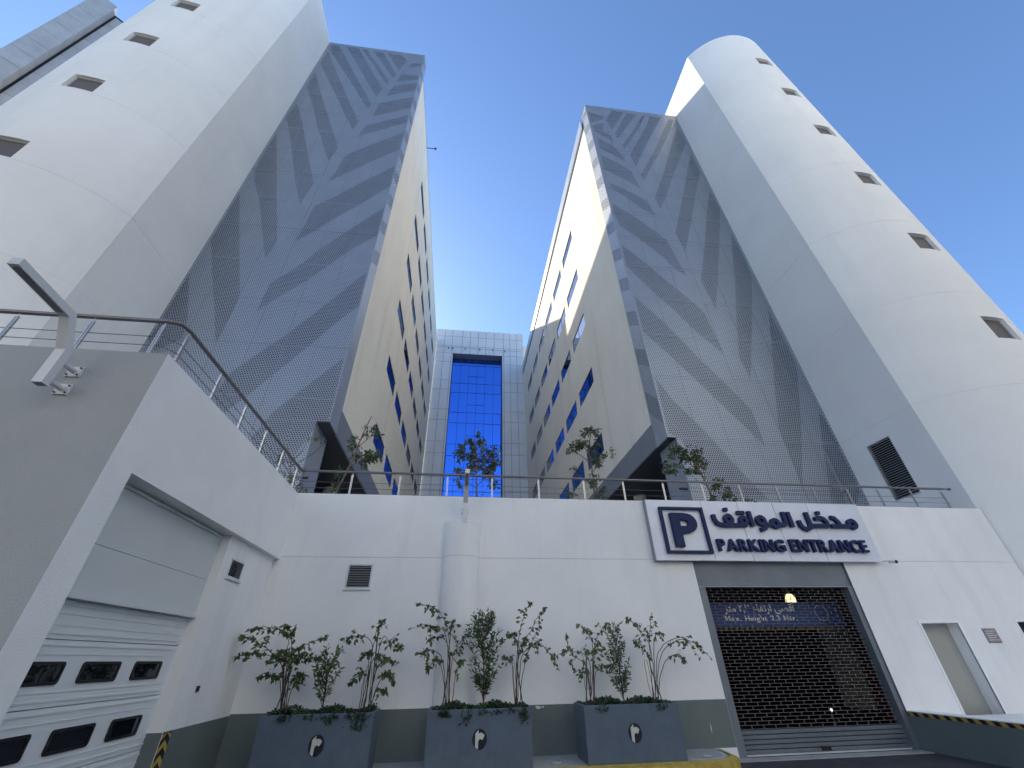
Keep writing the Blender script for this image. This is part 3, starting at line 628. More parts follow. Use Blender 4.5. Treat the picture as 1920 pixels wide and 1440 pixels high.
m = MB(); m.quad((-2.13, YC + .08, 4.4), (-2.13, 44.7, 4.4), (-2.13, 44.7, 35.25), (-2.13, YC + .08, 35.25)); m.quad((4.37, YC + .08, 4.4), (4.37, 44.7, 4.4), (4.37, 44.7, 35.25), (4.37, YC + .08, 35.25)); m.quad((-2.13, YC + .08, 35.25), (4.37, YC + .08, 35.25), (4.37, 44.9, 35.25), (-2.13, 44.9, 35.25))
m.build('recess_lining', 'fascia', cb)
gx = [-2.13, -1.02, .06, 1.14, 2.21, 3.30, 4.37]
gz = [35.25, 34.14, 31.28, 29.86, 26.97, 25.5, 22.67, 21.2, 18.4, 16.95, 14.1, 12.7, 9.85, 8.4, 4.4]
rg = random.Random(3)
for d, c in zip(gz[:-1], gz[1:]):
    for i in range(6):
        parts = [(c, d)]
        if i in (2, 3) and d - c > 2.5: zm = c + 1.12; parts = [(c, zm), (zm, d)]
        for lo, hi in parts:
            j1, j2 = rg.uniform(-.014, .014), rg.uniform(-.014, .014)
            MB().quad((gx[i] + .02, 44.6 + j1, lo + .015), (gx[i + 1] - .02, 44.6 + j2, lo + .015), (gx[i + 1] - .02, 44.6 + j2, hi - .015), (gx[i] + .02, 44.6 + j1, hi - .015)).build('glass_pane', 'blue_glass', cb)
        if len(parts) == 2: MB().box(gx[i] + .031, gx[i + 1] - .031, 44.57, 44.66, parts[0][1] - .015, parts[0][1] + .015).build('transom', 'blue_bar', cb)
for x in gx: MB().box(x - .016, x + .016, 44.565, 44.68, 4.4, 35.24).build('mullion', 'blue_bar', cb)
for z in gz[1:-1]:
    for a, b in zip(gx[:-1], gx[1:]): MB().box(a + .031, b - .031, 44.57, 44.66, z - .015, z + .015).build('transom', 'blue_bar', cb)
MB().quad((-2.13, 44.9, 4.4), (4.37, 44.9, 4.4), (4.37, 44.9, 35.25), (-2.13, 44.9, 35.25)).build('back_wall', 'blue_bar', cb)
for k, x in enumerate((-2.75, -2.2, -.55, 1.35, 3.1, 4.72)):
    fl = thing('facade_floodlight', ['leftmost', 'second from left', 'third from left', 'fourth from left', 'fifth from left', 'rightmost'][k] + ' tiny floodlight on the cable above the blue glass wall', 'floodlight', (x, 43.3, 35.9), 'floodlights on the facade cable')
    MB().tube([(x, 43.48, 36.2), (x, 43.3, 36.1)], .02).build('arm', 'louver', fl); MB().box(x - .09, x + .09, 43.2, 43.32, 35.86, 36.06).build('head', 'lamp_glass', fl)
tag(MB().tube([(-4.3, 43.45, 36.25), (6.9, 43.45, 36.15)], .015).build('facade_cable', 'louver'), 'thin cable strung across the grey panel facade', 'cable')
# far buildings
fb = thing('far_building', 'sunlit cream building glimpsed in the gap beside the glass fronted building', 'building', (14, 66, 0))
MB().box(8.6, 24, 62, 80, 0, 52.2).build('wall', 'cream', fb); MB().box(9.6, 10.0, 62.2, 62.6, 52.2, 53.2).build('roof_vent', 'louver', fb); MB().box(8.5, 24, 61.9, 62.2, 51.6, 52.25).build('parapet', 'cream', fb)
sb = thing('stone_tower_block', 'grey stone clad tower block with dark vertical slot at upper left', 'building', (-31, 14, 0))
def azp(az, d): return Vector((math.sin(R(az)) * d, math.cos(R(az)) * d, 0))
dirv = Vector((math.sin(R(48)), math.cos(R(48)), 0)); nrm = Vector((-math.cos(R(48)), math.sin(R(48)), 0))
A0 = azp(-65.9, 34.0)
def along(az):     # distance along dirv from A0 to the ray az
    a = R(az); n = Vector((math.cos(a), -math.sin(a), 0)); return -A0.dot(n) / dirv.dot(n)
L1 = along(-64.05)
ZT = 1.6 + 1.325 * 34
def sbox(u0, u1, d0, d1, z0, z1): 
    mb = MB(); P_ = [A0 + dirv * u + nrm * d for u, d in ((u0, d0), (u1, d0), (u1, d1), (u0, d1))]
    return mb.add([(q.x, q.y, z0) for q in P_] + [(q.x, q.y, z1) for q in P_], ((0, 3, 2, 1), (4, 5, 6, 7), (0, 1, 5, 4), (1, 2, 6, 5), (2, 3, 7, 6), (3, 0, 4, 7)))
sbox(.02, L1 - .02, .03, 9, 0, ZT - .02).build('fin_core', 'stone_gap', sb)
sbox(L1, L1 + 9, .75, 9.5, 0, ZT - .1).build('block_core', 'stone_gap', sb)
z = ZT; k = 0
while z > 24:
    h = 1.55
    sbox(0, L1, 0, 9, z - h + .015, z - .015).build('fin_panel', 'stone', sb)
    for c in range(3): sbox(L1 + .16 + c * 1.5, L1 + .14 + (c + 1) * 1.5, .70, .74, z - h - .35 + .015 - (.75 if c % 2 else 0), z - .35 - .015 - (.75 if c % 2 else 0)).build('stone_panel', 'stone', sb)
    z -= h; k += 1

# ================================================================== ADDED UNSEEN BUILDINGS (behind the viewpoint, bounce sunlight onto the shaded walls)
def street_building(label, x0, x1, y0, top, n):
    t = thing('street_building', label, 'building', ((x0 + x1) / 2, y0 - 6, 0), 'buildings across the street')
    st = (x1 - x0) / n; hs = []
    z = 4.6
    while z + 2.2 < top - 1:
        for k in range(n): hs.append((x0 + (k + .28) * st, x0 + (k + .72) * st, z, z + 1.5, .2, 1))
        z += 3.6
    m = facade([x0, x1], [0, top], hs, lambda x, z, d: (x, y0 - d, z))
    m.quad((x0, y0, top), (x1, y0, top), (x1, y0 - 14, top), (x0, y0 - 14, top)); m.quad((x0, y0, 0), (x0, y0 - 14, 0), (x0, y0 - 14, top), (x0, y0, top)); m.quad((x1, y0, 0), (x1, y0 - 14, 0), (x1, y0 - 14, top), (x1, y0, top)); m.quad((x0, y0 - 14, 0), (x1, y0 - 14, 0), (x1, y0 - 14, top), (x0, y0 - 14, top))
    m.build('wall', ['street_clad', 'win_frame'], t)
street_building('pale office building across the street, behind the viewpoint', -44, -3, -24, 22, 12)
street_building('taller pale apartment building across the street, behind the viewpoint', 1, 46, -25, 36, 13)

def side_bounce_building(label, x0, y0, y1, top, n):  # added out of view to bounce sunlight onto walls facing right
    t = thing('street_building', label, 'building', (x0 + 6, (y0 + y1) / 2, 0), 'buildings across the street')
    st = (y1 - y0) / n; hs = []; z = 4.6
    while z + 2.2 < top - 1:
        for k in range(n): hs.append((y0 + (k + .3) * st, y0 + (k + .7) * st, z, z + 1.5, .2, 1))
        z += 3.6
    m = facade([y0, y1], [0, top], hs, lambda y, z, d: (x0 + d, y, z))
    m.quad((x0, y0, top), (x0, y1, top), (x0 + 14, y1, top), (x0 + 14, y0, top)); m.quad((x0, y0, 0), (x0 + 14, y0, 0), (x0 + 14, y0, top), (x0, y0, top)); m.quad((x0, y1, 0), (x0 + 14, y1, 0), (x0 + 14, y1, top), (x0, y1, top)); m.quad((x0 + 14, y0, 0), (x0 + 14, y1, 0), (x0 + 14, y1, top), (x0 + 14, y0, top))
    m.build('wall', ['street_clad', 'win_frame'], t)
side_bounce_building('pale office building along the side street, right of the viewpoint', 29, -22, 0, 40, 7)

# ================================================================== RAILING
rl = thing('terrace_railing', 'steel cable railing with round handrail along the terrace edge', 'railing', (4, 9.72, 4.78))
path = [(-13.5, 4.56, 5.365), (-3.95, 4.56, 5.365), (-3.80, 4.60, 5.365), (-3.77, 4.74, 5.365), (-3.77, 9.56, 5.365), (-3.73, 9.69, 5.365), (-3.6, 9.72, 5.365), (13.30, 9.72, 5.365)]
MB().tube(path, 0.030, 10).build('handrail', 'rail', rl)
MB().tube([(13.30, 9.72, 5.365), (13.52, 9.72, 5.365)], [0.030, 0.012], 8).build('rail_end', 'rail', rl)
MB().tube([(13.52, 9.72, 5.365), (13.57, 9.72, 5.365)], 0.035, 10).build('end_knob', 'rail', rl)
posts = [(x, 9.72, 0) for x in (-2.59, -1.48, -0.36, 0.72, 1.87, 3.02, 4.05, 5.11, 6.17, 7.21, 8.26, 9.32, 10.33, 11.25, 12.26, 13.24)]
posts += [(-3.77, y, 1) for y in (4.75, 5.69, 6.63, 7.57, 8.51, 9.44)] + [(x, 4.56, 0) for x in (-3.97, -4.81, -5.68, -6.55, -7.42, -8.29, -9.16)]
def post_mesh(rot):
    m = MB()
    for s in (-.013, .013):
        if rot: m.box(-.014, .014, s - .007, s + .007, 0, .51)
        else: m.box(s - .007, s + .007, -.014, .014, 0, .51)
    m.tube([(0, 0, .44), (0, 0, .57)], .008, 6); m.tube([(0, 0, 0), (0, 0, .012)], .045, 12)
    return m.mesh('post', 'steel')
pm = [post_mesh(0), post_mesh(1)]
for x, y, r_ in posts: place('post', pm[r_], rl, (x, y, 4.78))
for z in (4.835, 4.965, 5.105):
    MB().tube([(-13.5, 4.56, z), (-3.90, 4.56, z), (-3.77, 4.70, z), (-3.77, 9.58, z), (-3.64, 9.72, z), (13.30, 9.72, z)], 0.0055, 6).build('cable', 'wire', rl)

# ================================================================== BENT WALL LAMPS
def lamp(label, cx, dy):
    t = thing('wall_lamp', label, 'lamp', (cx, 4.45 + dy, 4.1), 'bent wall lamps')
    prof = [(4.19, 4.10), (4.19, 4.55), (3.985, 4.895), (3.27, 4.95)]
    th = 0.045; hw = 0.052
    def off(i, s):
        a = Vector(prof[max(i - 1, 0)]); b = Vector(prof[i]); c = Vector(prof[min(i + 1, 3)])
        n = Vector((0, 0))
        for p_, q_ in ((a, b), (b, c)):
            d = q_ - p_
            if d.length > 1e-6: d.normalize(); n += Vector((d.y, -d.x))
        n.normalize(); d = (c - b) if i < 3 else (b - a); d.normalize(); k = abs(n.dot(Vector((d.y, -d.x))))
        return b + n * s / max(k, .5)
    ring = []
    for i in range(4):
        o_, p_ = off(i, th), off(i, -th)
        ring.append([(cx - hw, o_.x + dy, o_.y), (cx + hw, o_.x + dy, o_.y), (cx + hw, p_.x + dy, p_.y), (cx - hw, p_.x + dy, p_.y)])
    m = MB(); vs = [v for r_ in ring for v in r_]
    m.add(vs, [(i * 4 + j, i * 4 + (j + 1) % 4, i * 4 + 4 + (j + 1) % 4, i * 4 + 4 + j) for i in range(3) for j in range(4)])
    m.add(ring[3], ((0, 1, 2, 3),)); m.add(ring[0], ((3, 2, 1, 0),), 1)
    m.build('arm', ['lamp_paint', 'lamp_glass'], t)
    # light strip set in the underside of the arm
    a, b = Vector((3.90, 4.855)), Vector((3.31, 4.90)); 
    MB().add([(cx - .035, a.x + dy, a.y - .003), (cx + .035, a.x + dy, a.y - .003), (cx + .035, b.x + dy, b.y - .003), (cx - .035, b.x + dy, b.y - .003)], ((0, 1, 2, 3),)).build('light_strip', 'lamp_glass', t)
    for z in (4.19, 4.43):
        MB().box(cx - .075, cx + .075, 4.428 + dy, 4.448 + dy, z - .065, z + .065).build('base_plate', 'lamp_paint', t)
        MB().tube([(cx, 4.235 + dy, z), (cx, 4.428 + dy, z)], .03, 12).build('stub', 'lamp_paint', t)
        for u in (-.055, .055):
            for v in (-.045, .045): MB().tube([(cx + u, 4.428 + dy, z + v), (cx + u, 4.414 + dy, z + v)], .011, 6).build('bolt', 'bolt', t)
lamp('bent pale grey wall lamp on the warm grey garage end wall', -4.50, 0.0)
lamp('bent pale grey wall lamp above the round pilaster', 0.095, 5.115)

# ================================================================== PARKING SIGN
sg = thing('parking_sign', 'wide pale panel sign reading PARKING ENTRANCE in navy letters above the gate', 'sign', (7.2, 9.42, 3.39))
MB().box(4.43, 10.05, 9.47, YW - .002, 3.41, 4.74).build('backing', 'black', sg)
sx = [4.41, 5.83, 6.775, 7.72, 8.65, 10.07]
for a, b in zip(sx[:-1], sx[1:]):
    MB().box(a + .006, b - .006, 9.42, 9.468, 3.39, 4.765).build('sign_panel', 'signpanel', sg)
MB().box(4.405, 4.414, 9.43, YW - .003, 3.39, 4.765).build('side_cheek', 'louver', sg)
SF = lambda x, z, d: (x, 9.42 - d, z)
jit = [0]
def ribbon(pts, w, mb, depth):
    """flat-ended stroke of width w along pts, extruded"""
    pts = [Vector(p_) for p_ in pts]; n = len(pts); Lf = []; Rt = []
    for i in range(n):
        d0 = (pts[i] - pts[i - 1]).normalized() if i else None
        d1 = (pts[i + 1] - pts[i]).normalized() if i < n - 1 else None
        d = (d0 + d1).normalized() if d0 and d1 else (d0 or d1)
        nr = Vector((-d.y, d.x)); k = 1.0
        if d0 and d1: k = 1 / max(.6, nr.dot(Vector((-d1.y, d1.x))))
        Lf.append(pts[i] + nr * w / 2 * k); Rt.append(pts[i] - nr * w / 2 * k)
    vs = [SF(q.x, q.y, depth) for q in Lf] + [SF(q.x, q.y, depth) for q in Rt] + [SF(q.x, q.y, .004) for q in Lf] + [SF(q.x, q.y, .004) for q in Rt]
    f = []
    for i in range(n - 1):
        f += [(i, i + 1, n + i + 1, n + i), (i, 2 * n + i, 2 * n + i + 1, i + 1), (n + i, n + i + 1, 3 * n + i + 1, 3 * n + i)]
    f += [(0, n, 3 * n, 2 * n), (n - 1, 3 * n - 1, 4 * n - 1, 2 * n - 1)]
    mb.add(vs, f)
def loop(c, r, w, mb, depth, sx_=1.0, n=24):
    O = []; I = []
    for k in range(n):
        a = 2 * math.pi * k / n
        O.append((c[0] + (r * sx_ + w / 2) * math.cos(a), c[1] + (r + w / 2) * math.sin(a))); I.append((c[0] + (r * sx_ - w / 2) * math.cos(a), c[1] + (r - w / 2) * math.sin(a)))
    vs = [SF(*q, depth) for q in O] + [SF(*q, depth) for q in I] + [SF(*q, .004) for q in O] + [SF(*q, .004) for q in I]
    f = []
    for k in range(n):
        j = (k + 1) % n; f += [(k, j, n + j, n + k), (k, 2 * n + k, 2 * n + j, j), (n + k, n + j, 3 * n + j, 3 * n + k)]
    mb.add(vs, f)
def arabic(items):
    m = MB()
    for it in items:
        jit[0] = (jit[0] + 1) % 5; d = .082 + .0015 * jit[0]
        if it[0] == 'r': ribbon(it[1], .092, m, d)
        elif it[0] == 'l': loop(it[1], it[2], .092, m, d, it[3] if len(it) > 3 else 1)
        else:
            x, z = it[1]; m.prism([(x - .05, z - .042), (x + .04, z - .042), (x + .05, z + .042), (x - .04, z + .042)], SF, d, .004)
    m.build('letter', 'navy', sg)
arabic([('r', [(6.035, 4.42), (6.04, 4.31), (6.08, 4.225), (6.17, 4.18), (6.30, 4.175), (6.58, 4.18)]), ('l', (6.40, 4.315), .085, 1.0), ('d', (6.39, 4.545))])       # fa
arabic([('r', [(6.57, 4.18), (6.82, 4.185)]), ('l', (6.78, 4.285), .080, 1.0), ('d', (6.705, 4.475)), ('d', (6.805, 4.475))])                                      # qaf
arabic([('r', [(6.975, 4.515), (6.975, 4.155)])])                                                                                                                 # alef
arabic([('l', (7.23, 4.295), .085, 1.05), ('r', [(7.325, 4.29), (7.325, 4.19), (7.27, 4.11), (7.15, 4.075)])])                                                     # waw
arabic([('r', [(7.31, 4.20), (7.50, 4.20)]), ('l', (7.585, 4.235), .082, 1.05)])                                                                                   # meem
arabic([('r', [(7.875, 4.515), (7.87, 4.26), (7.82, 4.205), (7.64, 4.20)])])                                                                                       # lam
arabic([('r', [(8.01, 4.515), (8.01, 4.155)])])                                                                                                                   # alef
arabic([('r', [(8.505, 4.52), (8.505, 4.22), (8.465, 4.14), (8.385, 4.105), (8.30, 4.13), (8.245, 4.20), (8.235, 4.32)]), ('r', [(8.50, 4.195), (8.60, 4.195)])])  # lam
arabic([('r', [(8.58, 4.195), (9.00, 4.20)]), ('r', [(8.975, 4.21), (8.965, 4.29), (8.92, 4.36), (8.85, 4.39), (8.77, 4.385), (8.68, 4.36)]), ('d', (8.83, 4.505))]) # khah
arabic([('r', [(9.06, 4.195), (9.56, 4.20)]), ('r', [(9.13, 4.405), (9.22, 4.385), (9.28, 4.31), (9.32, 4.21)])])                                                 # dal
arabic([('l', (9.65, 4.25), .085, 1.05)])                                                                                                                         # meem
def glyph_mesh(ch, bold, ext):
    cv = bpy.data.curves.new('t', 'FONT'); cv.body = ch; cv.offset = bold; cv.extrude = ext; cv.resolution_u = 5
    ob_ = bpy.data.objects.new('t', cv); C.objects.link(ob_)
    me = bpy.data.meshes.new_from_object(ob_.evaluated_get(bpy.context.evaluated_depsgraph_get()))
    bpy.data.objects.remove(ob_); bpy.data.curves.remove(cv); return me
def word(text, x0, x1, z0, capz, yb, depth, mat, parent, bold=.02, gap=.09, fill=True):
    """one upright letter object per character, spread from x0 to x1"""
    gl = {}
    for ch in text:
        if ch != ' ' and ch not in gl:
            me = glyph_mesh(ch, bold, .5); xs_ = [v.co.x for v in me.vertices]
            gl[ch] = (me, min(xs_), max(xs_))
    ref = glyph_mesh('H', bold, .1); ch_ = max(v.co.y for v in ref.vertices) - min(v.co.y for v in ref.vertices); base = min(v.co.y for v in ref.vertices)
    tot = 0
    for ch in text: tot += (.30 if ch == ' ' else gl[ch][2] - gl[ch][1]) + gap
    tot -= gap; sxx = (x1 - x0) / tot; szz = (capz - z0) / ch_
    x = x0
    for ch in text:
        if ch == ' ': x += (.30 + gap) * sxx; continue
        me, a, b = gl[ch]
        nm = bpy.data.meshes.new('letter')
        nm.from_pydata([(x + (v.co.x - a) * sxx, yb - depth * (v.co.z + .5), z0 + (v.co.y - base) * szz) for v in me.vertices], [], [tuple(q.vertices) for q in me.polygons])
        nm.materials.append(M[mat]); place('letter', nm, parent)
        x += (b - a + gap) * sxx
word('PARKING', 5.945, 7.615, 3.585, 3.855, 9.416, .085, 'navy', sg, .028, .10)
word('ENTRANCE', 7.765, 9.76, 3.585, 3.865, 9.416, .085, 'navy', sg, .028, .10)
word('P', 4.925, 5.555, 3.67, 4.44, 9.416, .085, 'navy', sg, .035)
fm = MB()
for a, b, c, d in ((4.69, 5.79, 4.525, 4.58), (4.69, 5.79, 3.535, 3.59), (4.69, 4.755, 3.59, 4.525), (5.725, 5.79, 3.59, 4.525)): fm.prism([(a, c), (b, c), (b, d), (a, d)], SF, .08, .004)
fm.build('frame', 'navy', sg)

# ================================================================== ROLLER GATE
gt = thing('roller_gate', 'grey roller grille gate with brick pattern bars closing the parking entrance', 'gate', (7.2, 9.7, 0))
MB().box(5.334, 9.116, 9.60, 9.70, 2.885, 3.398).build('header', 'gate', gt)
MB().box(5.334, 9.116, 9.575, 9.70, 2.868, 2.885).build('header_lip', 'louver', gt)
for a, b in ((5.334, 5.50), (9.0, 9.116)): MB().box(a, b, 9.58, 9.80, 0.0, 2.866).build('guide', 'gate', gt)
MB().box(9.116, 9.128, 9.555, 9.80, 0.0, 3.40).build('guide', 'gate', gt)
z0g, z1g, nrow = 0.40, 2.86, 42
hp = (z1g - z0g) / nrow
rod = MB().tube([(5.50, 0, 0), (9.0, 0, 0)], .0045, 6).mesh('rod', 'grille')
for i in range(nrow + 1): place('rod', rod, gt, (0, 9.70, z0g + i * hp))
lk = MB()
for i in range(nrow):
    z = z0g + i * hp; o_ = .125 if i % 2 else 0
    x = 5.56 + o_
    while x < 8.98:
        lk.box(x - .006, x + .006, 9.694, 9.706, z, z + hp); x += .25
lk.build('link', 'grille', gt, kind='stuff')
for i in range(5):
    a = .035 + i * .072
    MB().prism([(9.69, a), (9.675, a + .006), (9.672, a + .05), (9.69, a + .062), (9.715, a + .062), (9.715, a)], lambda y, z, x: (x, y, z), 5.50, 9.0).build('slat', 'gate', gt)
MB().box(5.50, 9.0, 9.66, 9.72, .012, .034).build('bottom_bar', 'lamp_paint', gt)
MB().box(7.10, 7.29, 9.655, 9.671, .055, .115).build('lock_plate', 'black', gt)
# garage interior behind the gate
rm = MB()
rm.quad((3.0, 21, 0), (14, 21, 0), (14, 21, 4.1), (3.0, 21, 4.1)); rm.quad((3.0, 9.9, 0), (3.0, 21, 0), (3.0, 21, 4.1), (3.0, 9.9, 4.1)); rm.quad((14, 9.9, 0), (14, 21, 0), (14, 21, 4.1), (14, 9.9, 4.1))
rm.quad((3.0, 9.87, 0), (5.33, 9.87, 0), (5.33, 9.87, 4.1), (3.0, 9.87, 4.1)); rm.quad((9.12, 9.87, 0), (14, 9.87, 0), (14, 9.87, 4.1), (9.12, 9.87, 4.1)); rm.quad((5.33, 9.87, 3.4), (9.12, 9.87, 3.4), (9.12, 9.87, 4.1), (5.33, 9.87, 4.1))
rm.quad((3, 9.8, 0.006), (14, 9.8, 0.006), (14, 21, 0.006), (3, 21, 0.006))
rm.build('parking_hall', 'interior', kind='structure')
YB = 10.40
hs_ = thing('height_sign', 'blue height limit board with white letters hanging behind the grille', 'sign', (7.6, YB, 2.1))
MB().box(5.90, 9.30, YB, YB + .05, 2.150, 2.635).build('board', 'sign_blue', hs_)
word('Max. Height 2.3 Mtr.', 6.27, 8.10, 2.255, 2.365, YB - .002, .006, 'letter_white', hs_, .018, .11)
ar = '\uFEAE\uFE98\uFEE3 \u0662,\u0663 \uFEC9\uFE8E\uFED4\uFE97\uFEAD\uFE8D \uFEF0\uFEBC\uFED7\uFE83'
me = glyph_mesh(ar, .02, .5); xs_ = [v.co.x for v in me.vertices]; xa, xb = min(xs_), max(xs_)
nm = bpy.data.meshes.new('lettering'); k_ = (8.14 - 6.30) / (xb - xa)
nm.from_pydata([(6.30 + (v.co.x - xa) * k_, YB - .002 - .006 * (v.co.z + .5), 2.445 + v.co.y * k_ * .95) for v in me.vertices], [], [tuple(q.vertices) for q in me.polygons])
nm.materials.append(M['letter_white']); place('lettering', nm, hs_)
rg_ = MB(); n = 28
for k in range(n):
    a, b = 2 * math.pi * k / n, 2 * math.pi * (k + 1) / n
    rg_.quad(*[(8.78 + r_ * math.cos(t_), YB - .004, 2.41 + r_ * math.sin(t_)) for r_, t_ in ((.17, a), (.17, b), (.155, b), (.155, a))])
rg_.build('emblem_ring', 'emblem_mark', hs_)
for i in range(26):
    x = 5.92 + i * .13
    MB().prism([(x, 2.06), (x + .065, 2.06), (x + .095, 2.14), (x + .03, 2.14)], lambda u, v, d: (u, YB + d, v), 0, .03).build('hazard_mark', 'hazard_dim', hs_)
MB().box(5.90, 9.30, YB + .031, YB + .06, 2.06, 2.14).build('hazard_bar', 'black', hs_)
il = thing('ceiling_lamp', 'lit warm half oval lamp seen through the grille', 'lamp', (9.65, 12.4, 2.8))
MB().prism([(9.60 + .16 * math.cos(R(a)), 2.80 + .26 * math.sin(R(a))) for a in range(0, 181, 12)], lambda u, v, d: (u, 12.3 + d, v), 0, .06).build('diffuser', 'lit', il)
MB().box(9.55, 9.65, 12.36, 12.5, 2.84, 4.1).build('bracket', 'bolt', il)
pl2 = thing('floor_lamp', 'tiny white light low behind the grille', 'lamp', (9.6, 12.5, .4))
MB().tube([(8.62, 11.0, .52), (8.62, 10.99, .52)], .030, 10).build('bulb', 'lit_small', pl2); MB().tube([(8.62, 11.02, 0), (8.62, 11.02, .55)], .02).build('stem', 'bolt', pl2)
rp = thing('red_column', 'dull red painted column inside the parking hall', 'column', (12.6, 13.4, 0))  # made-up block, its red colour stands in for a faint glow
MB().box(12.2, 12.9, 13.0, 13.7, 0, 4.1).build('shaft', 'red', rp)

# ================================================================== PLANTERS
LX = [(-2.93, -1.21), (-0.36, 1.335), (2.235, 3.905)]
plab = ['slate blue planter box with round r emblem nearest the garage bay', 'slate blue planter box with round r emblem in front of the pilaster', 'slate blue planter box with round r emblem beside the gate']
def leaf(mb, p_, d, size, wid, rng, droop=.3):
    """one leaf: two folded faces on a midrib, tip following d"""
    d = Vector(d).normalized(); s_ = d.cross(Vector((0, 0, 1)))
    if s_.length < .05: s_ = Vector((1, 0, 0))
    s_.normalize(); a = rng.uniform(-1.3, 1.3)
    s_ = (Matrix.Rotation(a, 3, d) @ s_); n_ = s_.cross(d)
    p_ = Vector(p_); L = size * rng.uniform(.7, 1.25); w_ = wid * rng.uniform(.8, 1.2)
    tip = p_ + d * L - Vector((0, 0, droop * L * rng.random()))
    mid = p_ + d * L * .45 - n_ * w_ * .12
    mb.add([p_, mid + s_ * w_ / 2, tip, mid - s_ * w_ / 2, mid], ((0, 4, 2, 1), (0, 3, 2, 4)))
    t_ = rng.random(); mb.tone += [t_] * 5
def curve(pts, n, rng=None, wob=0):
    """Catmull-Rom through pts"""
    P_ = [Vector(q) for q in pts]; P_ = [P_[0]] + P_ + [P_[-1]]; out = []
    for i in range(1, len(P_) - 2):
        for k in range(n):
            t = k / n; a, b, c, d = P_[i - 1:i + 3]
            out.append(.5 * ((2 * b) + (c - a) * t + (2 * a - 5 * b + 4 * c - d) * t * t + (3 * b - a - 3 * c + d) * t ** 3))
    out.append(P_[-2])
    if rng and wob:
        for i in range(1, len(out)): out[i] = out[i] + Vector((rng.gauss(0, wob), rng.gauss(0, wob), rng.gauss(0, wob)))
    return out
for i, (xa, xb) in enumerate(LX):
    t = thing('planter_box', plab[i], 'planter', ((xa + xb) / 2, 8.95, .17), 'slate planters along the wall')
    m = MB(); O = [(xa, 8.62), (xb, 8.62), (xb, 9.32), (xa, 9.32)]; I = [(xa + .045, 8.665), (xb - .045, 8.665), (xb - .045, 9.275), (xa + .045, 9.275)]
    z0, z1 = .175, .925; e = .008
    Oi = [(xa + e, 8.62 + e), (xb - e, 8.62 + e), (xb - e, 9.32 - e), (xa + e, 9.32 - e)]
    L4 = lambda P_, z: [(q[0], q[1], z) for q in P_]
    m.add(L4(O, z0) + L4(O, z1 - e) + L4(Oi, z1) + L4(I, z1) + L4(I, z1 - .2), [(s4 * 4 + j, s4 * 4 + (j + 1) % 4, s4 * 4 + 4 + (j + 1) % 4, s4 * 4 + 4 + j) for s4 in range(4) for j in range(4)])
    m.build('box', 'planter', t)
    MB().quad(*[(q[0], q[1], .86) for q in I]).build('soil', 'soil', t)
    cx_, cz_ = (xa + xb) / 2 + (.06 if i == 0 else .0), .545
    em = MB(); em.prism([(cx_ + .115 * math.cos(2 * math.pi * k / 32), cz_ + .13 * math.sin(2 * math.pi * k / 32)) for k in range(32)], lambda u, v, d: (u, 8.62 - d, v), .001, .006)
    eo = em.build('emblem', 'emblem', t)
    mk = [(-.070, -.095), (-.025, -.125), (-.022, -.03), (-.005, .0), (.025, .0), (.045, -.012), (.078, .045), (.045, .075), (.010, .08), (-.018, .068), (-.018, .118), (-.070, .07)]
    MB().prism([(cx_ + u, cz_ + v) for u, v in mk], lambda u, v, d: (u, 8.62 - d, v), .0065, .009).build('letter_mark', 'emblem_mark', eo)
    # ground cover spilling over the rim
    rng = random.Random(40 + i); gc = MB()
    for k in range(1500):
        x = rng.uniform(xa + .05, xb - .05); y = rng.uniform(8.64, 9.28); z = .90 + .05 * rng.random() + .035 * math.sin(x * 9 + i) + .02 * math.sin(y * 14)
        leaf(gc, (x, y, z), (rng.gauss(0, 1), rng.gauss(-.2, 1), rng.uniform(0, .9)), .055, .038, rng)
    for k in range(9 if i != 2 else 2):
        x = rng.uniform(xa + .25, xb - .12); ln = rng.choice((.04, .06, .08, .12, .2)) * (1 if i != 2 else .4)
        for q in range(int(14 + ln * 120)):
            leaf(gc, (x + rng.gauss(0, .05), 8.605 + rng.gauss(0, .012), .93 - ln * rng.random()), (rng.gauss(0, 1), -.6, rng.gauss(-.4, .5)), .045, .032, rng)
    tag(gc.build('ground_cover', 'leaf_c'), ['dark trailing ground cover in the planter nearest the garage bay', 'dark trailing ground cover in the planter before the pilaster', 'dark trailing ground cover in the planter beside the gate'][i], 'ground cover', None, 'stuff')

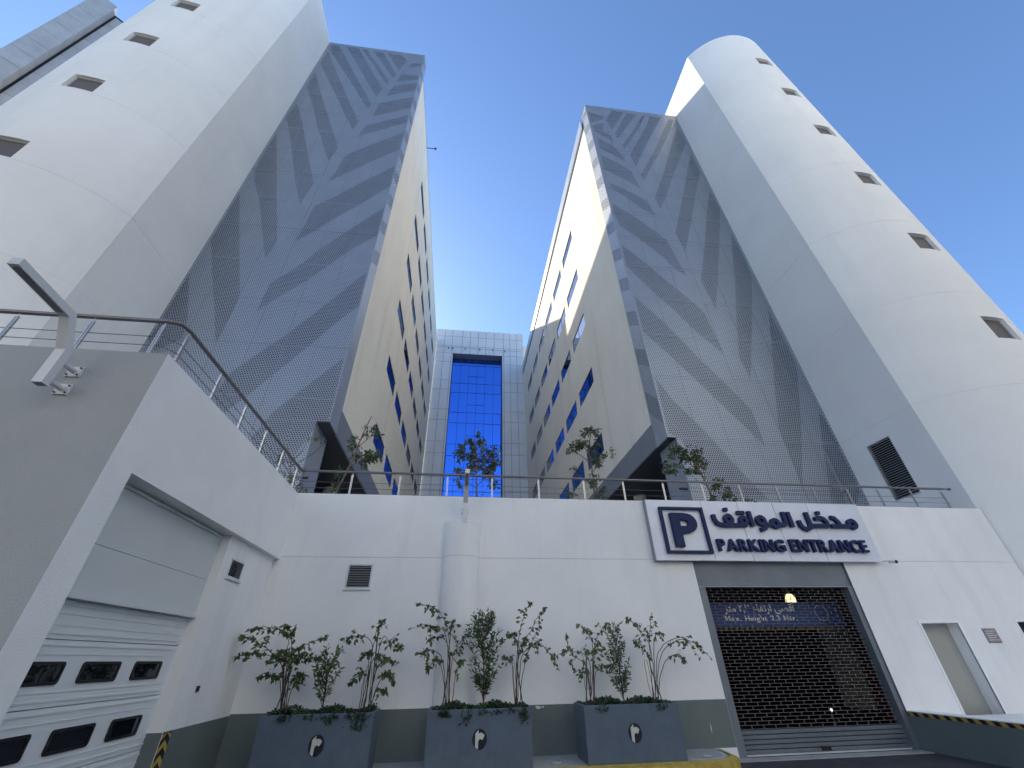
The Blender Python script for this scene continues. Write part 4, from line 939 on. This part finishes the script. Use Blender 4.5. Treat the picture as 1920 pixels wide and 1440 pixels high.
# ================================================================== SHRUBS IN THE PLANTERS
PL = {
'1a': [[(-2.72, 0.93), (-2.87, 1.51), (-3.24, 1.83), (-3.60, 1.98), (-3.70, 2.00)], [(-2.72, 0.93), (-2.87, 1.63), (-2.94, 2.02), (-3.33, 2.14), (-3.58, 2.11)], [(-2.72, 0.93), (-2.83, 1.63), (-2.7, 1.82), (-2.25, 1.99)], [(-2.72, 0.93), (-2.89, 1.55), (-3.35, 1.75), (-3.70, 1.7)], [(-2.71, 0.93), (-2.76, 1.55), (-2.48, 1.66), (-2.26, 1.66)], [(-2.68, 0.93), (-2.87, 1.94), (-3.02, 2.17)], [(-2.74, 0.93), (-2.94, 1.4), (-3.28, 1.41)], [(-2.68, 0.93), (-2.66, 1.33), (-2.56, 1.46)], [(-2.7, .93), (-2.8, 1.5), (-2.6, 1.75)], [(-2.7, .93), (-2.9, 1.6), (-3.1, 1.7)], [(-2.7, .93), (-2.8, 1.6), (-2.95, 1.8)]],
'1c': [[(-1.39, 0.94), (-1.43, 1.68), (-1.4, 2.13), (-1.29, 2.23)], [(-1.46, 0.95), (-1.46, 1.84), (-1.83, 1.99), (-1.88, 1.89)], [(-1.37, 0.94), (-1.3, 1.92), (-1.1, 1.82), (-0.93, 1.79)], [(-1.46, 0.95), (-1.4, 1.64), (-0.97, 1.57)], [(-1.5, 0.98), (-1.54, 1.44), (-1.73, 1.27)], [(-1.37, 0.94), (-1.18, 1.41), (-1.0, 1.28)], [(-1.37, 0.94), (-1.28, 1.22), (-1.12, 1.15)], [(-1.42, 0.95), (-1.5, 1.72), (-1.65, 1.61)], [(-1.4, .95), (-1.3, 1.5), (-1.15, 1.65)]],
'2a': [[(-0.05, 0.99), (-0.09, 1.91), (-0.35, 2.4), (-0.78, 2.51)], [(-0.06, 0.99), (-0.13, 1.91), (-0.37, 2.12), (-0.81, 2.11)], [(-0.03, 0.99), (-0.07, 1.99), (-0.03, 2.23)], [(-0.02, 0.99), (0.0, 1.66), (0.24, 2.01)], [(-0.08, 0.99), (-0.19, 1.62), (-0.48, 1.77), (-0.57, 1.67)], [(-0.08, 0.99), (-0.23, 1.59), (-0.47, 1.45)], [(0.01, 0.99), (0.07, 1.42), (0.18, 1.6)], [(-.05, .99), (-.1, 1.8), (-.3, 1.95), (-.5, 1.9)]],
'2c': [[(1.13, 0.96), (1.15, 1.64), (1.28, 2.24), (1.45, 2.54)], [(1.13, 0.96), (1.19, 1.64), (1.49, 2.15), (1.74, 2.44)], [(1.11, 0.96), (1.17, 1.77), (0.97, 2.02)], [(1.15, 0.96), (1.25, 1.64), (1.62, 1.8), (1.95, 1.41)], [(1.17, 0.98), (1.31, 1.56), (1.59, 2.1)], [(1.11, 0.96), (1.07, 1.52), (0.92, 1.63)], [(1.14, .96), (1.2, 1.7), (1.35, 1.95)]],
'3a': [[(2.48, 0.93), (2.6, 1.71), (2.52, 2.01), (2.34, 2.12)], [(2.5, 0.93), (2.64, 1.75), (2.84, 2.05), (2.96, 2.16)], [(2.46, 0.93), (2.51, 1.54), (2.22, 1.7), (1.86, 1.63)], [(2.46, 0.93), (2.45, 1.46), (2.17, 1.67), (2.12, 1.97)], [(2.52, 0.93), (2.63, 1.42), (2.88, 1.45)], [(2.46, 0.93), (2.44, 1.36), (2.29, 1.34)], [(2.5, .93), (2.6, 1.6), (2.75, 1.85)]],
'3c': [[(3.65, 0.93), (3.75, 1.69), (3.54, 2.09), (3.3, 2.23)], [(3.67, 0.93), (3.73, 1.78), (3.89, 2.33)], [(3.67, 0.93), (3.85, 1.86), (4.01, 1.99)], [(3.69, 0.93), (3.92, 1.6), (4.48, 1.87), (4.93, 1.55)], [(3.69, 0.93), (3.95, 1.48), (4.25, 1.62), (4.4, 1.47)], [(3.67, 0.93), (3.88, 1.65), (4.43, 1.9), (4.68, 1.54)], [(3.63, 0.93), (3.67, 1.65), (3.39, 1.87)]]}
dens = {'1a': 50, '1c': 32, '2a': 32, '2c': 30, '3a': 26, '3c': 24}
slab = {'1a': 'wide leafy climbing shrub reaching toward the garage bay', '1c': 'sparse climbing shrub on a tall green stake, right end of the planter nearest the garage',
        '2a': 'thin arching climber in front of the pilaster, left in its planter', '2c': 'tall twiggy climber at the right end of the middle planter',
        '3a': 'sparse climber with bare red stems at the left of the planter by the gate', '3c': 'spreading climber with long drooping shoots nearest the gate'}
for key, paths in PL.items():
    rng = random.Random(hash(key) % 1 + sum(map(ord, key)))
    b0 = paths[0][0]
    t = thing('climbing_shrub', slab[key], 'shrub', (b0[0], 8.97, .88), 'climbing shrubs in the planters')
    st = MB(); fo = MB(); big = key == '1a'
    for pi, pth in enumerate(paths):
        dy = rng.uniform(-.22, .30) if big or key == '1c' else rng.uniform(-.2, .2); n_ = len(pth); bx = rng.gauss(0, .02)
        p3 = []
        for i, (x, z) in enumerate(pth):
            f = i / (n_ - 1); y = 8.97 + dy * f
            k = y / 8.98      # keep the traced bearing when the branch leans out of the planter's middle plane
            p3.append((x * (1 + (k - 1) * f) + (bx if i == 0 else 0), y, 1.6 + (z - 1.6) * (1 + (k - 1) * f) if i else .87))
        c_ = curve(p3, 7, rng, .006)
        m_ = len(c_)
        st.tube(c_, [.0065 * (1 - .75 * q / m_) + .0015 for q in range(m_)], 5)
        tot = dens[key]
        for q in range(tot):
            f = rng.uniform(.42, 1.0) ** .8
            u = f * (m_ - 1); a = int(min(u, m_ - 2)); p_ = c_[a].lerp(c_[a + 1], u - a)
            side = Vector((rng.gauss(0, 1), rng.gauss(0, 1), rng.gauss(-.15, .7)))
            if f < .8 and rng.random() < .45:          # side twig with a few leaves
                tw = side.normalized() * rng.uniform(.06, .17); st.tube([p_, p_ + tw * .6 + Vector((0, 0, .01)), p_ + tw], [.003, .0025, .0015], 4, cap=False)
                for w_ in range(rng.randint(2, 4)): leaf(fo, p_ + tw * rng.uniform(.5, 1.05), (side.x + rng.gauss(0, .7), side.y + rng.gauss(0, .7), rng.gauss(-.3, .5)), .072, .056, rng, .5)
            else:
                leaf(fo, p_, side, .070, .055, rng, .5)
    # stiff bare canes and stake at the foot
    for q in range(2):
        a = rng.uniform(-.05, .05); st.tube(curve([(b0[0] + a, 8.97 + rng.uniform(-.05, .05), .87), (b0[0] + a * 1.6 - .02, 8.97, 1.2), (b0[0] - .04 + a, 8.98, 1.55)], 4, rng, .004), .0045, 5)
    st.build('stems', 'twig', t)
    fo.build('foliage', 'leaf_a', t, kind='stuff')
    sk = MB(); dx = {'1a': -.12, '1c': .06, '2a': -.1, '2c': .12, '3a': -.12, '3c': .13}[key]; hz = {'1a': 1.5, '1c': 2.08, '2a': 1.5, '2c': 1.55, '3a': 1.6, '3c': 1.45}[key]
    sk.tube([(b0[0] + dx, 8.93, .86), (b0[0] + dx * .15, 8.98, hz)], .011, 6); sk.build('stake', 'stake', t)
# upright bushes in the middle of each planter
for (bx, top, wd, cz, n_, lab, mt) in ((-2.12, 1.78, .28, 1.38, 420, 'small dull bushy shrub in the middle of the planter nearest the garage bay', 'leaf_a'),
                                       (.55, 2.36, .38, 1.62, 1150, 'dense upright dark green shrub in the middle of the centre planter', 'leaf_b'),
                                       (3.06, 2.12, .32, 1.52, 560, 'upright narrow leaved shrub in the middle of the planter beside the gate', 'leaf_b')):
    rng = random.Random(int(bx * 100) + 900)
    t = thing('upright_shrub', lab, 'shrub', (bx, 8.97, .88), 'upright shrubs in the planters')
    st = MB(); fo = MB(); st.tube(curve([(bx, 8.97, .86), (bx + .01, 8.97, 1.2), (bx - .03, 8.97, top - .1)], 5, rng, .005), [.012] * 6 + [.005] * 5, 6)
    for k in range(int(n_ / 16)):
        z = rng.uniform(1.12, top - .12); f = (z - 1.05) / (top - 1.05); rr = wd * (math.sin(math.pi * min(1, max(.08, f * .85 + .1))) ** .7)
        a = rng.uniform(0, 2 * math.pi); r_ = rr * rng.uniform(.5, 1.0)
        e = Vector((bx + r_ * math.cos(a), 8.97 + r_ * .8 * math.sin(a), z + .16)); s_ = Vector((bx, 8.97, max(.98, z - .18)))
        c_ = curve([s_, (s_ + e) / 2 + Vector((0, 0, -.02)), e], 4); st.tube(c_, [.005 - .0004 * q for q in range(len(c_))], 4)
        for q in range(16):
            u = rng.uniform(.3, 1) * (len(c_) - 1); ai = int(min(u, len(c_) - 2)); p_ = c_[ai].lerp(c_[ai + 1], u - ai)
            leaf(fo, p_, (rng.gauss(math.cos(a) * .4, .7), rng.gauss(math.sin(a) * .4, .7), rng.gauss(.7, .5)), .095, .030, rng, .2)
    st.build('stems', 'twig', t); fo.build('foliage', mt, t, kind='stuff')

# ================================================================== TERRACE TREES
def tree(label, trunk, clusters, y, seed, rad=.035, leafs=.13):
    rng = random.Random(seed); b = trunk[0]
    t = thing('terrace_tree', label, 'tree', (b[0], y, 4.4), 'young trees on the terrace')
    tk = MB(); fo = MB()
    base = [(b[0] + (b[0] - trunk[1][0]) * .6, y, 4.4)]
    c_ = curve(base + [(x, y, z) for x, z in trunk], 6, rng, .006)
    tk.tube(c_, [rad * (1 - .7 * q / len(c_)) for q in range(len(c_))], 8)
    for (x, z, r_, n_, dy) in clusters:
        cc = Vector((x, y + dy, z))
        s_ = min(c_, key=lambda q: (q - cc - Vector((0, 0, -.5))).length)
        tk.tube(curve([s_, (s_ + cc) / 2 + Vector((rng.gauss(0, .04), rng.gauss(0, .04), -.03)), cc], 4), [.014, .013, .012, .011, .010, .009, .007, .006, .005], 5)
        tips = []
        for k in range(max(3, n_ // 14)):
            d = Vector((rng.gauss(0, 1), rng.gauss(0, 1), rng.gauss(.15, .9))).normalized() * r_ * rng.uniform(.55, 1.0)
            tk.tube([cc, cc + d * .55 + Vector((0, 0, .02)), cc + d], [.006, .004, .002], 4, cap=False); tips.append(d)
        for k in range(n_):
            d = rng.choice(tips); p_ = cc + d * rng.uniform(.45, 1.02) + Vector((rng.gauss(0, .035), rng.gauss(0, .035), rng.gauss(0, .035)))
            leaf(fo, p_, (d.x + rng.gauss(0, .25), d.y + rng.gauss(0, .25), d.z * .6 + rng.gauss(-.05, .25)), leafs, leafs * .45, rng, .4)
    tk.build('trunk', 'bark', t); fo.build('crown', 'leaf_t', t, kind='stuff')
tree('leaning thin tree with bare wispy top before the left office block', [(-3.41, 5.44), (-3.17, 6.38), (-3.03, 7.23), (-2.87, 7.87)],
     [(-2.89, 6.5, .34, 190, .1), (-2.65, 6.62, .26, 120, 0), (-3.2, 6.95, .25, 70, 0), (-3.40, 6.1, .22, 70, .1), (-2.92, 7.5, .34, 45, 0), (-2.75, 7.2, .30, 35, 0), (-3.42, 5.6, .18, 40, 0)], 11.5, 11)
tree('round crowned young tree in front of the blue glass wall', [(.41, 5.45), (.39, 6.0), (.38, 6.42), (.33, 6.9)],
     [(.30, 7.1, .36, 190, 0), (0, 6.74, .36, 170, .1), (.78, 6.72, .38, 190, 0), (.84, 6.26, .32, 150, .1), (.03, 6.2, .32, 140, 0), (.45, 6.55, .42, 200, 0), (.75, 5.75, .25, 70, 0), (-.08, 5.8, .18, 30, 0), (1.02, 6.5, .2, 60, 0)], 11.5, 12)
tree('thin tree with uneven crown before the right office block', [(3.87, 5.54), (3.89, 6.36), (3.87, 6.89), (3.95, 7.4)],
     [(3.56, 7.25, .32, 150, 0), (4.02, 7.60, .34, 150, 0), (4.05, 7.1, .28, 90, 0), (4.13, 6.72, .30, 160, 0), (3.31, 6.34, .14, 22, 0), (4.57, 6.95, .10, 16, 0), (3.16, 5.6, .14, 26, 0), (3.98, 6.0, .25, 90, 0), (4.0, 5.5, .3, 80, 0), (3.3, 7.05, .2, 60, 0)], 11.5, 13)
tree('low tree leaning left in front of the right leaf screen', [(7.55, 5.62), (7.36, 6.47), (7.12, 6.92), (6.85, 7.05)],
     [(6.70, 7.0, .34, 170, 0), (7.35, 7.0, .30, 130, 0), (6.45, 6.55, .30, 130, 0), (7.0, 6.75, .3, 130, 0), (7.45, 6.6, .28, 110, 0), (7.05, 6.3, .25, 80, 0)], 11.5, 14)
tree('low bushy sapling at the foot of the right leaf screen', [(7.95, 5.2), (7.95, 5.5), (7.95, 5.75)], [(7.8, 5.85, .3, 110, 0), (8.1, 5.6, .3, 110, 0), (8.6, 5.4, .25, 70, 0), (7.5, 5.5, .2, 60, 0)], 11.5, 15)
tree('straggly sapling behind the corner of the side railing', [(-4.6, 5.4), (-4.7, 6.0), (-5.0, 6.7)], [(-4.7, 5.9, .4, 90, 0), (-5.0, 6.3, .3, 50, 0), (-4.3, 5.5, .3, 80, 0), (-4.5, 6.95, .35, 26, 0), (-4.0, 6.9, .3, 16, 0)], 11.4, 16, .02, .09)
# round pavement lights
for x, lab in ((1.77, 'round in-ground light between the middle and right planters'), (4.38, 'round in-ground light at the pavement corner by the gate')):
    t = thing('ground_light', lab, 'light', (x, 8.88, .17), 'round pavement lights')
    MB().tube([(x, 8.88, .171), (x, 8.88, .180)], .10, 24).build('rim', 'louver', t)
    MB().tube([(x, 8.88, .180), (x, 8.88, .183)], .075, 24).build('lens', 'emblem_mark', t)
